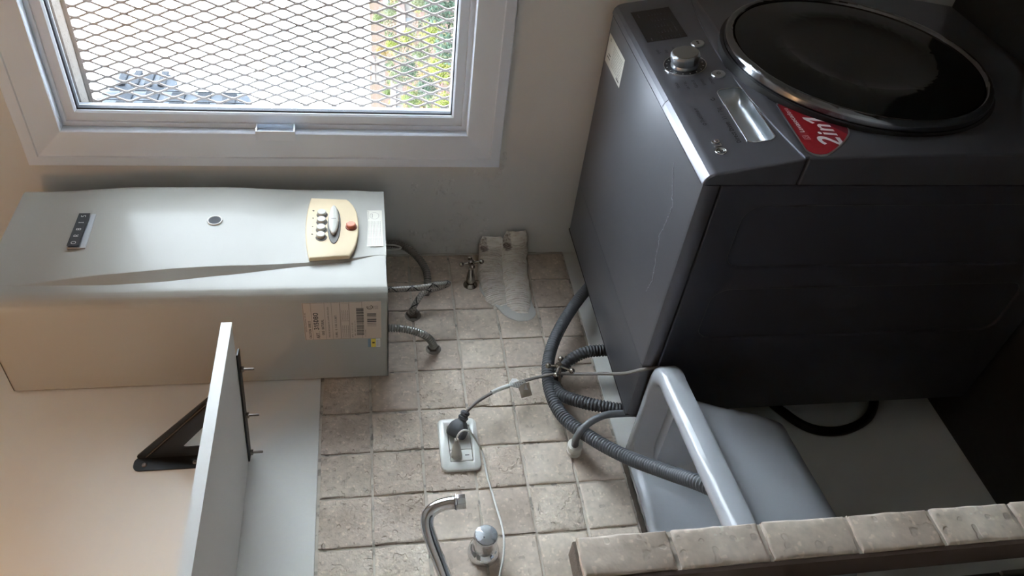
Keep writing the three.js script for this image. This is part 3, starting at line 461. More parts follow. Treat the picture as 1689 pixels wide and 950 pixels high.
// ------------------------------------------------------------------ washer hoses
{
  const a = thing('drain_hose', 'long ribbed grey drain hose curving along the tiles into the laundry sink', 'hose', [-0.52, 0.95, 0.05]);
  part('ribbed_tube', ribbed([[-0.1, 0.66, 0.06], [-0.149, 0.745, 0.06], [-0.206, 0.806, 0.058], [-0.301, 0.88, 0.055], [-0.39, 0.932, 0.05], [-0.451, 0.953, 0.045], [-0.519, 0.96, 0.042], [-0.601, 0.946, 0.05], [-0.69, 0.897, 0.08], [-0.763, 0.852, 0.12], [-0.841, 0.813, 0.185], [-0.921, 0.786, 0.262], [-0.975, 0.745, 0.29], [-0.99, 0.69, 0.285]], 0.0135, 0.0016, 0.0072, 18), M.hose, a);
  const b = thing('drain_hose', 'short ribbed grey hose looping behind the washer below the stop valve', 'hose', [-0.5, 0.94, 0.03]);
  part('ribbed_tube', ribbed([[-0.42, 0.62, 0.075], [-0.425, 0.74, 0.072], [-0.429, 0.812, 0.07], [-0.432, 0.868, 0.066], [-0.452, 0.915, 0.048], [-0.49, 0.945, 0.035], [-0.538, 0.94, 0.05], [-0.578, 0.908, 0.072], [-0.602, 0.872, 0.084], [-0.618, 0.815, 0.085], [-0.62, 0.74, 0.085], [-0.61, 0.6, 0.08]], 0.0132, 0.0016, 0.0072, 18), M.hoseDark, b);
  const c = thing('inlet_hose', 'smooth grey water inlet hose with a white wall union', 'hose', [-0.661, 0.927, 0]);
  part('tube', along([[-0.64, 0.6, 0.1], [-0.642, 0.75, 0.1], [-0.638, 0.823, 0.1], [-0.641, 0.874, 0.1], [-0.656, 0.914, 0.088], [-0.668, 0.932, 0.068], [-0.668, 0.932, 0.04], [-0.664, 0.929, 0.03]], 0.0078, 70, 14), M.rubberGrey, c);
  part('union_nut', lathe([[0.008, 0.038], [0.0115, 0.037], [0.0165, 0.034], [0.0168, 0.022], [0.0152, 0.021], [0.0152, 0.014], [0.0165, 0.013], [0.0165, 0.003], [0.013, 0]], [-0.661, 0.927, 0], [-0.08, 0.06, 1], 24), M.offWhite, c, 'white plastic union nut');
  const d = thing('drooping_cable', 'dark rubber hose drooping against the wall under the laundry sink', 'hose', [-0.62, 0.3, 0.02]);
  part('tube', along([[-0.48, 0.46, 0.04], [-0.545, 0.437, 0.018], [-0.59, 0.407, 0.012], [-0.638, 0.365, 0.012], [-0.655, 0.311, 0.012], [-0.645, 0.244, 0.012], [-0.613, 0.188, 0.012], [-0.565, 0.155, 0.02], [-0.5, 0.14, 0.05]], 0.011, 60, 12), M.blackPlastic, d);
}
// ------------------------------------------------------------------ laundry sink
{
  const t = thing('laundry_sink', 'white moulded laundry sink with a thick rounded rim fixed to the wall', 'sink', [-0.95, 0.58, 0.17]);
  // plan: right edge, front edge (a little askew), left edge, wall edge, each moved inwards by its own amount
  const ring = (y0, right, front, left, back, r) => {
    const y = y0 + 0.011;
    const xr = -0.658 - right, xl = -1.24 + left, zb = 0.003 + back, zf = (x) => 0.305 + (-0.66 - x) * 0.135 - front, pts = [], sl = Math.atan(0.135);
    const corner = (cx, cz, a0, a1) => { for (let i = 0; i <= 9; i++) { const a = a0 + (a1 - a0) * i / 9; pts.push([cx + r * Math.cos(a), y, cz + r * Math.sin(a)]); } }, edge = (p, q) => { for (let i = 1; i < 8; i++) pts.push([p[0] + (q[0] - p[0]) * i / 8, y, p[2] + (q[2] - p[2]) * i / 8]); };
    const c1 = [xr - r, zf(xr - r) - r * 1.0], c2 = [xl + r, zf(xl + r) - r * 1.0];
    corner(xr - Math.min(r, 0.02), zb + Math.min(r, 0.02), 0, 0); pts.length = 0;
    const add = (f) => { const s = pts.length; f(); return s; };
    add(() => corner(c1[0], c1[1], 0, Math.PI / 2 + sl)); const e1 = pts[pts.length - 1], s2 = pts.length; corner(c2[0], c2[1], Math.PI / 2 + sl, Math.PI); const f2 = pts[s2];
    const A = pts.slice(0, s2), Bp = pts.slice(s2); pts.length = 0; pts.push(...A); edge(e1, f2); pts.push(...Bp);
    const q = back > 0.014 ? r * 1.15 : 0.003; // the wall-side corners are round inside, sharp outside
    const lb = [xl, y, zb + q], rb = [xr, y, zb + q]; edge(Bp[Bp.length - 1], lb); corner2(xl + q, zb + q, Math.PI, Math.PI * 1.5); edge([xl + q, y, zb], [xr - q, y, zb]); corner2(xr - q, zb + q, Math.PI * 1.5, Math.PI * 2); edge(rb, A[0]); return pts;
    function corner2(cx, cz, a0, a1) { for (let i = 0; i <= 6; i++) { const a = a0 + (a1 - a0) * i / 6; pts.push([cx + q * Math.cos(a), y, cz + q * Math.sin(a)]); } }
  };
  const build = (rings, closeLast) => { const n = rings[0].length, g = grid(n, rings.length - 1, (u, v) => rings[Math.round(v * (rings.length - 1))][Math.round(u * n) % n]); return g; };
  const outer = [[0.566, 0.14, 0.10, 0.14, 0.02, 0.03], [0.568, 0.126, 0.075, 0.13, 0.01, 0.05], [0.578, 0.116, 0.058, 0.12, 0.005, 0.055], [0.61, 0.106, 0.048, 0.11, 0.003, 0.055], [0.70, 0.085, 0.035, 0.08, 0.002, 0.055], [0.755, 0.068, 0.026, 0.05, 0.001, 0.055], [0.757, 0.012, 0.01, 0.01, 0.001, 0.055], [0.758, 0.003, 0.002, 0.003, 0.0, 0.055], [0.764, 0, 0, 0, 0, 0.055], [0.79, 0.001, 0.001, 0, 0, 0.055], [0.797, 0.003, 0.004, 0.002, 0.001, 0.053], [0.801, 0.008, 0.011, 0.006, 0.003, 0.05], [0.8015, 0.015, 0.02, 0.012, 0.006, 0.048], [0.8, 0.02, 0.032, 0.02, 0.012, 0.045], [0.794, 0.024, 0.041, 0.024, 0.016, 0.043], [0.78, 0.026, 0.045, 0.026, 0.02, 0.042], [0.70, 0.075, 0.06, 0.08, 0.026, 0.04], [0.64, 0.12, 0.075, 0.11, 0.034, 0.04], [0.615, 0.145, 0.1, 0.13, 0.05, 0.04], [0.61, 0.2, 0.13, 0.2, 0.09, 0.03]];
  const g = build(outer.map((r) => ring(...r))); const ix = g.index.array; g.computeVertexNormals();
  { let o = 0; const nn = V(0, 0, 0), row = 9, n1 = ring(...outer[0]).length + 1; nn.fromBufferAttribute(g.attributes.normal, row * n1 + 14); if (nn.z < 0) { for (let i = 0; i < ix.length; i += 3) { const s = ix[i]; ix[i] = ix[i + 1]; ix[i + 1] = s; } g.computeVertexNormals(); } }
  part('basin', crease(g, 0.8), M.sink, t);
  const cap = (r, nm, up) => { const s = shapeOf(ring(...r).map(([x, , z]) => [x, -z])); const c = new THREE.ExtrudeGeometry(s, { depth: 0.002, bevelEnabled: false }); c.rotateX(-Math.PI / 2); c.translate(0, r[0] + 0.01, 0); part(nm, c, M.sink, t); };
  cap([0.61, 0.199, 0.129, 0.199, 0.089, 0.03], 'basin_floor'); cap([0.566, 0.14, 0.1, 0.14, 0.02, 0.03], 'underside');
}
// ------------------------------------------------------------------ tiled post beside the sink
{
  const t = thing('tiled_post', 'narrow upright post faced with one column of stone tiles in front of the laundry sink', 'post', [-1.226, 0, 0.62]);
  part('core', box(-1.249, -1.202, 0, 1.143, 0.602, 0.632, 0.002), M.mortar, t, 'crumbly mortar core');
  part('side_strip', box(-1.2545, -1.2495, 0, 1.135, 0.6, 0.6385), M.darkBrown, t, 'dark brown side strip');  // dark brown strip along the left face of the post
  const shapes = [0, 1, 2].map((k) => tileShape(0.0485, 0.106, 0.009, 30 + k));
  let n = 0; for (let y = 1.1405; y > 0; y -= 0.1095) { const m = new THREE.Mesh(shapes[n % 3], M.tones[(n * 2 + 1) % 5][1]); m.name = 'tile'; m.castShadow = m.receiveShadow = true; m.position.set(-1.2255 + 1.226, y - 0.0535, 0.012); m.rotation.z = (hash(n, 1, 1) - 0.5) * 0.012; if (y - 0.107 < 0) { m.scale.y = Math.max(0.2, (y - 0.002) / 0.107); m.position.y = y / 2; } t.add(m); n++; }
  part('joint_mortar', box(-1.2485, -1.2025, 0.001, 1.139, 0.631, 0.6365), M.grout, t);
  const c = thing('dark_cabinet', 'dark cabinet side with a thin steel edge behind the tiled post', 'cabinet', [-1.28, 0, 0.33]);
  part('side_panel', box(-1.3, -1.268, 0.02, 0.93, 0.04, 0.598, 0.002), M.cabinet, c); part('edge_trim', box(-1.2745, -1.2695, 0.03, 0.625, 0.5985, 0.604, 0.001), M.steel, c, 'thin steel edge strip'); part('plinth', box(-1.298, -1.27, 0, 0.02, 0.05, 0.57), M.cabinet, c);
}
// ------------------------------------------------------------------ washing machine
const font = await new FontLoader().loadAsync('fonts/droid/droid_sans_bold.typeface.json');
{
  const t = thing('washing_machine', 'dark grey front loading washer with a large round black door', 'washing machine', [-0.342, 0, 0.42]);
  const X0 = -0.654, X1 = -0.03, Y = 0.83, Z0 = 0.117, Z1 = 0.715;
  // cabinet: side sheets with two pressed fields, back and floor
  const side = new THREE.Shape([[Z0, 0.02], [Z1 - 0.001, 0.02], [Z1 - 0.001, 0.7955], [Z0, 0.7955]].map(([a, b]) => new THREE.Vector2(a, b)));
  const fields = [[0.532, 0.672], [0.345, 0.478]]; for (const [a, b] of fields) side.holes.push(roundRect(a, b, 0.08, 0.738, 0.034, THREE.Path));
  const toSide = (g, x) => g.rotateY(-Math.PI / 2).translate(x, 0, 0); // extruded depth runs towards -x
  const sheet = new THREE.ExtrudeGeometry(side, { depth: 0.004, bevelEnabled: true, bevelSize: 0.003, bevelThickness: 0.003, bevelSegments: 3, bevelOffset: -0.003, curveSegments: 10 });
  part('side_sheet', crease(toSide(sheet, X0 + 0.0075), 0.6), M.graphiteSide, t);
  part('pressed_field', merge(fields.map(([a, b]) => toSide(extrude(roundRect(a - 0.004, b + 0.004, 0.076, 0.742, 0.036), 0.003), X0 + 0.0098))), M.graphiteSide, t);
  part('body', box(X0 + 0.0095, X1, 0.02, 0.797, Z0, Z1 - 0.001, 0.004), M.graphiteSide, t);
  for (const [x, z] of [[X0 + 0.06, 0.17], [X1 - 0.06, 0.17], [X0 + 0.06, 0.67], [X1 - 0.06, 0.67]]) part('foot', lathe([[0, 0], [0.02, 0], [0.02, 0.012], [0.01, 0.014], [0.01, 0.025]], [x, 0, z], [0, 1, 0], 16), M.blackPlastic, t);
  const topMap = canvas(1024, 1024, (x, w, h) => {
    x.fillStyle = '#ffffff'; x.fillRect(0, 0, w, h); x.lineCap = 'round';
    for (let i = 0; i < 260; i++) { x.fillStyle = 'rgba(200,200,205,.3)'; x.fillRect(hash(i, 1, 9) * w, hash(i, 2, 9) * h, 1.5, 1.5); }
  });
  const lid = [[X0, 0.8], [X0 - 0.001, 0.806], [X0 + 0.0, 0.822], [X0 + 0.003, 0.828], [X0 + 0.009, Y], [X1 - 0.009, Y], [X1 - 0.002, 0.826], [X1, 0.82], [X1, 0.8]];
  const lidShape = shapeOf(lid), ext = (a, b, nm, mat) => part(nm, crease(new THREE.ExtrudeGeometry(lidShape, { depth: b - a, bevelEnabled: false }).translate(0, 0, a), 0.5), mat, t);
  ext(Z0 + 0.155, Z1, 'top_cover', M.graphite); ext(Z0, Z0 + 0.154, 'rear_cover', M.graphite);
  part('rear_trim', box(X0 + 0.002, X1 - 0.002, 0.8, Y + 0.0005, Z0 - 0.005, Z0, 0.001), M.blackPlastic, t);
  { // dried pale runs on the top, as thin raised marks
    const run = (p, q, k) => { const P = []; for (let i = 0; i <= 14; i++) { const a = i / 14; P.push([p[0] + (q[0] - p[0]) * a + 0.006 * (hash(i, k, 33) - 0.5), Y + 0.0001, p[1] + (q[1] - p[1]) * a + 0.008 * (hash(i, k, 34) - 0.5)]); } return along(P, (u) => 0.0003 + 0.0009 * hash(Math.floor(u * 40), k, 35), 60, 5); };
    part('dried_marks', merge([run([-0.53, 0.675], [-0.575, 0.61], 1), run([-0.575, 0.61], [-0.56, 0.53], 2), run([-0.56, 0.53], [-0.585, 0.45], 3), run([-0.585, 0.45], [-0.575, 0.4], 4)]).scale(1, 1, 1), std(0x8d8f96, 0.7), t, 'pale dried water runs'); }
  { // energy sticker lying on the top, far corner
    const g = new THREE.BoxGeometry(0.128, 0.0004, 0.064); g.rotateY(0.02); g.translate(-0.112, Y + 0.0003, 0.648);
    part('energy_sticker', g, std(0xffffff, 0.5, { map: canvas(512, 256, (x, w, h) => { x.fillStyle = '#d5d4cc'; x.fillRect(0, 0, w, h); x.fillStyle = '#44423e'; x.font = '17px sans-serif'; for (let i = 0; i < 9; i++) x.fillText('lavasecadora carga frontal 220 V 50 Hz', 40, 50 + i * 21, 300 + 60 * hash(i, 1, 4)); x.fillRect(40, 20, 90, 14); x.fillRect(380, 60, 90, 10); x.fillRect(380, 90, 70, 10); x.font = 'bold 30px sans-serif'; x.fillText('CE', 430, 230); }) }), t, 'white text sticker'); }
  // front frame below, control panel above
  const acrossX = (pts, mat, nm, bevel = 0.003) => { const s = shapeOf(pts.map(([z, y]) => [-z, y])); const g = new THREE.ExtrudeGeometry(s, { depth: X1 - X0 - 2 * bevel, bevelEnabled: true, bevelSize: bevel, bevelThickness: bevel, bevelOffset: -bevel, bevelSegments: 2 }); g.rotateY(Math.PI / 2); g.translate(X0 + bevel, 0, 0); return g; };
  part('front_frame', crease(acrossX([[Z1 + 0.001, 0.03], [0.765, 0.03], [0.775, 0.12], [0.7805, 0.279], [0.7785, 0.4], [0.7755, 0.49], [0.7715, 0.6], [0.7685, 0.6635], [Z1 + 0.001, 0.6635]]), 0.35), M.graphite, t);
  const th = Math.atan2(0.03, 0.151), pz = (y) => 0.738 + (0.815 - y) * Math.tan(th), N = V(0, Math.sin(th), Math.cos(th));
  let panel = acrossX([[Z1 + 0.001, 0.667], [pz(0.667), 0.667], [pz(0.74), 0.74], [pz(0.808), 0.808], [pz(0.815) - 0.0008, 0.8155], [0.7335, 0.822], [0.727, 0.8275], [0.72, 0.8295], [Z1 + 0.001, 0.8298]], 0, '', 0.003);
  // a thing drawn on the panel: local x, y in the panel's plane, origin at x = 0, y = 0.815
  const onPanel = (g) => g.applyMatrix4(new THREE.Matrix4().makeRotationX(-th)).translate(0, 0.815, 0.738);
  const ly = (y) => (y - 0.815) / Math.cos(th);
  const cut = (g) => { const k = g.index ? g.toNonIndexed() : g; for (const n of Object.keys(k.attributes)) if (!['position', 'normal', 'uv'].includes(n)) k.deleteAttribute(n); return k; };
  const hole = onPanel(new THREE.ExtrudeGeometry(roundRect(-0.589, -0.4195, ly(0.692), ly(0.737), 0.0125), { depth: 0.06, bevelEnabled: false, curveSegments: 8 }).translate(0, 0, -0.028));
  { const ev = new Evaluator(); ev.attributes = ['position', 'normal', 'uv']; ev.useGroups = false; const a = new Brush(cut(panel)), b = new Brush(cut(hole)); a.updateMatrixWorld(); b.updateMatrixWorld(); panel = ev.evaluate(a, b, SUBTRACTION).geometry; }
  const cp = part('control_panel', crease(panel, 0.35), M.graphite, t);
  { // detergent drawer: seam, scooped silver grip with a bright edge
    part('drawer_seam', along([[-0.42, 0.8293, 0.7165], [-0.42, 0.8293, 0.7205], [-0.42, 0.8274, 0.7268], [-0.42, 0.822, 0.7334]], 0.0006, 12, 6), M.blackPlastic, cp);
    // the scoop: rounded outlines that shrink as they go deeper, leaning towards the lower edge
    const rings = []; for (let i = 0; i <= 12; i++) { const q = i / 12, d = 0.026 * (1 - Math.pow(1 - q, 2.4)), inx = 0.05 * q * q, top = 0.006 * q, bot = 0.026 * q * q; rings.push([roundRect(-0.589 + inx, -0.4195 - inx, ly(0.692) + bot, ly(0.737) - top, Math.max(0.004, 0.0125 - 0.006 * q)).getSpacedPoints(72), -d]); }
    rings.push([rings[12][0].map(() => new THREE.Vector2(-0.504, ly(0.722))), rings[12][1]]);
    const scoop = grid(72, rings.length - 1, (u, v) => { const [P, z] = rings[Math.round(v * (rings.length - 1))], p = P[Math.round(u * 72) % 72]; return [p.x, p.y, z - 0.0006]; });
    const grip = part('drawer_grip', onPanel(scoop), M.silver, cp); M.silver.side = THREE.DoubleSide;
    const rim = roundRect(-0.5905, -0.418, ly(0.6905), ly(0.7385), 0.0135); rim.holes.push(roundRect(-0.5887, -0.4198, ly(0.6922), ly(0.7368), 0.0122, THREE.Path)); part('grip_rim', onPanel(extrude(rim, 0.0016, 0.0004).translate(0, 0, -0.0003)), M.chrome, grip);
  }
  const printed = (nm, x0, x1, ya, yb, w, h, draw, opaque) => { const g = new THREE.PlaneGeometry(x1 - x0, ly(yb) - ly(ya)); g.translate((x0 + x1) / 2, (ly(ya) + ly(yb)) / 2, opaque ? 0.0006 : 0.0003); part(nm, onPanel(g), std(0xffffff, opaque ? 0.2 : 0.5, { map: canvas(w, h, draw), transparent: !opaque }), cp); };
  printed('display', -0.214, -0.08, 0.726, 0.806, 640, 384, (x, w, h) => {
    x.fillStyle = '#101114'; x.fillRect(0, 0, w, h); x.fillStyle = '#7d8086'; x.font = '17px sans-serif';
    const words = ['Lavado', 'Centrifugado', 'Enjuague', 'Secado', 'Temp.']; for (let c = 0; c < 5; c++) { x.fillText(words[c], 18 + c * 124, 330); for (let r = 0; r < 5; r++) { x.fillRect(22 + c * 124, 150 + r * 30, 8, 8); x.fillText(['Normal', '40', '60', '1000', 'Eco'][(r + c) % 5], 38 + c * 124, 160 + r * 30); } }
    x.fillStyle = '#1c1e22'; x.fillRect(200, 24, 250, 92); x.fillStyle = '#8a8d92'; x.font = 'bold 20px sans-serif'; x.fillText('Inicio', 20, 60); x.fillText('Opciones', 500, 60);
  }, true);
  printed('drive_text', -0.585, -0.43, 0.7445, 0.7575, 620, 56, (x) => { x.fillStyle = '#16171a'; x.font = 'bold 44px sans-serif'; x.fillText('Direct Drive', 6, 42); x.font = '40px sans-serif'; x.fillText('11', 290, 42); x.font = '34px sans-serif'; x.fillText('/', 350, 40); x.font = '40px sans-serif'; x.fillText('7kg', 384, 42); x.beginPath(); x.arc(560, 28, 14, 0, 5); x.lineWidth = 7; x.strokeStyle = '#16171a'; x.stroke(); });
  printed('steam_text', -0.52, -0.455, 0.782, 0.795, 260, 56, (x) => { x.fillStyle = '#1b1c20'; x.font = 'italic 38px sans-serif'; x.fillText('TrueSteam', 34, 40); x.lineWidth = 4; x.strokeStyle = '#1b1c20'; x.beginPath(); x.arc(16, 30, 11, 0, 7); x.stroke(); });
  const prog = (nm, x0, x1, words, al) => printed(nm, x0, x1, 0.722, 0.804, 256, 330, (x, w) => { x.fillStyle = '#15161a'; x.font = '30px sans-serif'; x.textAlign = al; words.forEach((s, i) => x.fillText(s, al === 'left' ? 4 : w - 4, 42 + i * 62)); });
  prog('programme_text', -0.265, -0.222, ['Algodón', 'Mixto', 'Sintético', 'Delicado', 'Lana'], 'left'); prog('programme_text', -0.425, -0.372, ['Secado', 'Lav. + Sec.', 'Rápido 30', 'Edredón', 'Limpieza'], 'right');
  { // logo: raised ring with its inner strokes, and two letters
    const ring = new THREE.TorusGeometry(0.0085, 0.0011, 8, 36).translate(-0.5985, ly(0.787), 0.0008), arc = new THREE.TorusGeometry(0.0052, 0.0008, 6, 20, Math.PI * 1.4).rotateZ(-2.6).translate(-0.5985, ly(0.787), 0.0008), dot = new THREE.SphereGeometry(0.0011, 8, 6).translate(-0.6015, ly(0.787) + 0.0035, 0.001), bar = new THREE.BoxGeometry(0.001, 0.0065, 0.001).translate(-0.5985, ly(0.787) + 0.001, 0.0008);
    const letters = new TextGeometry('LG', { font, size: 0.0125, depth: 0.0012, curveSegments: 4, bevelEnabled: false }).translate(-0.586, ly(0.787) - 0.0063, 0);
    part('logo', onPanel(merge([ring, arc, dot, bar, letters])), M.chrome, cp, 'raised chrome LG logo'); }
  { // programme dial and two keys
    const at = (x, y) => { const p = V(x, 0.815, 0.738).addScaledVector(V(0, Math.cos(th), -Math.sin(th)), ly(y)); return p.toArray(); }, n = N.toArray();
    const dp = at(-0.318, 0.763), dial = part('programme_dial', lathe([[0.026, 0.0], [0.0265, 0.003], [0.0245, 0.007], [0.0265, 0.012], [0.0275, 0.02], [0.0268, 0.0245], [0.0255, 0.0262], [0.024, 0.0268], [0, 0.0272]], dp, n, 48, 0.7), M.silver, t);
    part('dial_ring', lathe([[0.026, 0.0012], [0.0385, 0.0012], [0.039, 0.0005], [0.039, -0.001]], dp, n, 48), std(0x181a20, 0.3), dial); part('dial_rim', lathe([[0.0385, 0], [0.0388, 0.002], [0.0402, 0.002], [0.0406, 0]], dp, n, 48), M.chrome, dial);
    const dots = []; for (let i = 0; i < 16; i++) { const a = i / 16 * Math.PI * 2; dots.push(onPanel(new THREE.BoxGeometry(0.0012, 0.003, 0.0003).rotateZ(a).translate(-0.318 - Math.sin(a) * 0.034, ly(0.763) + Math.cos(a) * 0.034, 0.0014))); } part('dial_marks', merge(dots), M.white, dial);
    part('dial_cap', lathe([[0.0245, 0.0268], [0.0235, 0.0276], [0, 0.0282]], dp, n, 48), std(0x8b8a86, 0.35, { metalness: 0.9 }), dial);
    for (const [x, y, power] of [[-0.249, 0.717, 0], [-0.369, 0.716, 1]]) {
      const q = at(x, y), key = part(power ? 'power_key' : 'start_key', lathe([[0.0128, 0], [0.0132, 0.002], [0.012, 0.0035], [0.0112, 0.003], [0.009, 0.0036], [0, 0.004]], q, n, 36, 0.5), M.silver, t);
      const m = power ? merge([new THREE.TorusGeometry(0.0035, 0.0005, 6, 20, Math.PI * 1.6).rotateZ(Math.PI * 0.7), new THREE.BoxGeometry(0.001, 0.004, 0.0006).translate(0, 0.0025, 0)]) : merge([new THREE.ExtrudeGeometry(shapeOf([[-0.004, -0.002], [-0.004, 0.002], [0, 0]]), { depth: 0.0006, bevelEnabled: false }), new THREE.BoxGeometry(0.001, 0.004, 0.0006).translate(0.0018, 0, 0.0003), new THREE.BoxGeometry(0.001, 0.004, 0.0006).translate(0.004, 0, 0.0003)]);
      m.translate(x, ly(y), 0.0038); part('key_symbol', onPanel(m), M.blackPlastic, key);
    } }
  // door: chrome ring round a black glass dome
  const dc = [-0.342, 0.437, 0.772], door = part('door_ring', lathe([[0.249, 0], [0.2515, 0.006], [0.253, 0.013], [0.2525, 0.019], [0.2495, 0.0245], [0.2455, 0.0275], [0.241, 0.0275], [0.2375, 0.0255], [0.236, 0.0225], [0.2357, 0.018]], dc, [0, 0, 1], 120, 0.9), M.darkChrome, t);
  part('door_glass', lathe([[0.236, 0.0195], [0.233, 0.023], [0.2, 0.0265], [0.17, 0.0285], [0.15, 0.0292], [0.146, 0.029], [0.14, 0.0275], [0.11, 0.025], [0.07, 0.0235], [0, 0.023]], dc, [0, 0, 1], 110, 0.5), M.doorGlass, door, 'black tinted glass');
  part('door_gap', lathe([[0.2585, -0.012], [0.2585, 0.0085], [0.2515, 0.0085], [0.2515, -0.012]], dc, [0, 0, 1], 90, 0.5), M.blackPlastic, t);
  { // the lower front rises in a flat arc over the door
    const s = new THREE.Shape(); s.moveTo(X0 + 0.003, ly(0.662)); for (let i = 0; i <= 40; i++) { const x = X0 + 0.003 + (X1 - X0 - 0.006) * i / 40, q = (x + 0.342) / 0.312; s.lineTo(x, ly(0.669 + 0.026 * (1 - q * q))); } s.lineTo(X1 - 0.003, ly(0.662)); s.lineTo(X0 + 0.003, ly(0.662));
    part('front_arc', crease(onPanel(extrude(s, 0.0045, 0.0018, 2).translate(0, 0, -0.0018)), 0.5), M.graphite, t); }
  { // red corner sticker
    const s = new THREE.Shape(); const f = (x, y) => [x, y]; s.moveTo(-0.497, 0.655); s.quadraticCurveTo(-0.484, 0.657, -0.483, 0.642); s.quadraticCurveTo(-0.478, 0.63, -0.487, 0.618); s.quadraticCurveTo(-0.52, 0.583, -0.548, 0.562); s.quadraticCurveTo(-0.57, 0.55, -0.592, 0.566); s.quadraticCurveTo(-0.628, 0.595, -0.649, 0.632); s.quadraticCurveTo(-0.653, 0.657, -0.632, 0.661); s.lineTo(-0.497, 0.655);
    const inset = (k) => { const P = s.getPoints(14), c = P.reduce((a, p) => a.add(p), new THREE.Vector2()).divideScalar(P.length); return new THREE.Shape(P.map((p) => p.clone().sub(c).multiplyScalar(k).add(c))); };
    const tilt = Math.atan2(0.006, 0.1), put = (g, o) => { const p = g.attributes.position; for (let i = 0; i < p.count; i++) p.setZ(i, p.getZ(i) + 0.7716 + (0.6 - p.getY(i)) * 0.047 + o); g.computeVertexNormals(); return g; };
    const sub = (sh, o) => put(new THREE.ExtrudeGeometry(sh, { depth: 0.0005, bevelEnabled: false, curveSegments: 14 }), o);
    const st = part('corner_sticker', sub(s, 0.0002), M.silver, t, 'red triangular 2in1 sticker');
    const g = new THREE.ShapeGeometry(inset(0.95), 14), p = g.attributes.position, uv = g.attributes.uv; for (let i = 0; i < p.count; i++) uv.setXY(i, (p.getX(i) + 0.655) / 0.18, (p.getY(i) - 0.545) / 0.12);
    part('sticker_print', put(g, 0.0010), std(0xffffff, 0.35, { map: canvas(768, 512, (x, w, h) => {
      x.fillStyle = '#8e1320'; x.fillRect(0, 0, w, h); x.fillStyle = '#5a0f1c'; x.beginPath(); x.moveTo(w, 150); x.bezierCurveTo(520, 260, 380, 330, 150, h); x.lineTo(w, h); x.fill();
      x.fillStyle = '#3a0c17'; x.beginPath(); x.moveTo(w, 260); x.bezierCurveTo(560, 330, 430, 400, 260, h); x.lineTo(w, h); x.fill();
      x.fillStyle = '#d9d4d6'; x.font = 'bold 50px sans-serif'; x.fillText('Lavasecadora', 318, 108, 330); x.lineWidth = 5; x.strokeStyle = '#b98d94'; x.strokeRect(232, 68, 44, 42); x.beginPath(); x.arc(254, 90, 12, 0, 7); x.stroke();
      x.save(); x.transform(1, 0, -0.22, 1, 0, 0); x.font = 'bold 240px sans-serif'; x.fillText('2', 190, 334); x.font = 'bold 176px sans-serif'; x.fillText('in', 326, 334); x.font = 'bold 230px sans-serif'; x.fillText('1', 462, 334); x.restore(); }) }), st); }
}
// ------------------------------------------------------------------ kitchen lamp (outside the frame)
{
  const t = thing('ceiling_lamp', 'warm frosted globe lamp under the kitchen ceiling outside the view', 'lamp', [LAMP.at[0], 2.6, LAMP.at[2]]);
  part('rose', lathe([[0, 0], [0.05, 0], [0.045, -0.03], [0.012, -0.04], [0.012, -0.16]], [LAMP.at[0], 2.6, LAMP.at[2]], [0, 1, 0], 24), M.white, t);
  part('globe_bulb', new THREE.SphereGeometry(0.085, 24, 16).translate(...LAMP.at), std(0xfff0dc, 0.6, { emissive: LAMP.color, emissiveIntensity: 3 }), t);
  const l = new THREE.PointLight(LAMP.color, LAMP.power); l.position.set(...LAMP.at); l.castShadow = true; l.shadow.radius = 4; scene.add(l);
}
// ------------------------------------------------------------------ outside
{
  const t = thing('vent_hood', 'pale grey louvred vent hood on the outer wall seen through the grille', 'vent', [0.16, 1.655, 0.1]);
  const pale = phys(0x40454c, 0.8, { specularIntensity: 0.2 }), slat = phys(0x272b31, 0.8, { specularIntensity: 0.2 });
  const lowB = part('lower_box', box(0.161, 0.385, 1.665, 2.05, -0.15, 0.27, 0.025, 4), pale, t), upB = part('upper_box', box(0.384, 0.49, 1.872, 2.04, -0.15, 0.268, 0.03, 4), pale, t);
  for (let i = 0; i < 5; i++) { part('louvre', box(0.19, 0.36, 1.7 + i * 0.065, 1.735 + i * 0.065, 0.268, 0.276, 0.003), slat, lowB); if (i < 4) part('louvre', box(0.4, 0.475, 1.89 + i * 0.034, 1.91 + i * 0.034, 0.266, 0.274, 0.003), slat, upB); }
  for (let i = 0; i < 4; i++) part('guard_wire', along([[0.2 + i * 0.05, 1.675, 0.28], [0.205 + i * 0.05, 2.04, 0.282]], 0.002, 4, 6), pale, lowB);
}
const gnd = structure('ground_outside', [200, -11, -80]);
{
  const soil = tex(256, (u, v) => { const a = fbm(u, v, 6, 5, 201), b = fbm(u, v, 30, 3, 203); return a > 0.52 ? [0.55 + 0.15 * b, 0.5 + 0.13 * b, 0.48 + 0.13 * b] : [0.46 + 0.2 * b, 0.46 + 0.18 * b, 0.4 + 0.16 * b]; }, true);
  const g = grid(60, 60, (u, v) => { const x = 8 + u * 900, z = 300 - v * 900; return [x, -11 + 1.4 * Math.sin(x * 0.03 + z * 0.05) + 6 * sstep(250, 900, x), z]; });
  const p = g.attributes.position; g.computeVertexNormals(); if (g.attributes.normal.getY(5) < 0) { const ix = g.index.array; for (let i = 0; i < ix.length; i += 3) { const s = ix[i]; ix[i] = ix[i + 1]; ix[i + 1] = s; } g.computeVertexNormals(); }
  const uv = g.attributes.uv; for (let i = 0; i < p.count; i++) uv.setXY(i, p.getX(i) / 40, p.getZ(i) / 40);
  part('hillside', g, phys(0x625a58, 0.95, { map: soil, specularIntensity: 0 }), gnd);
}
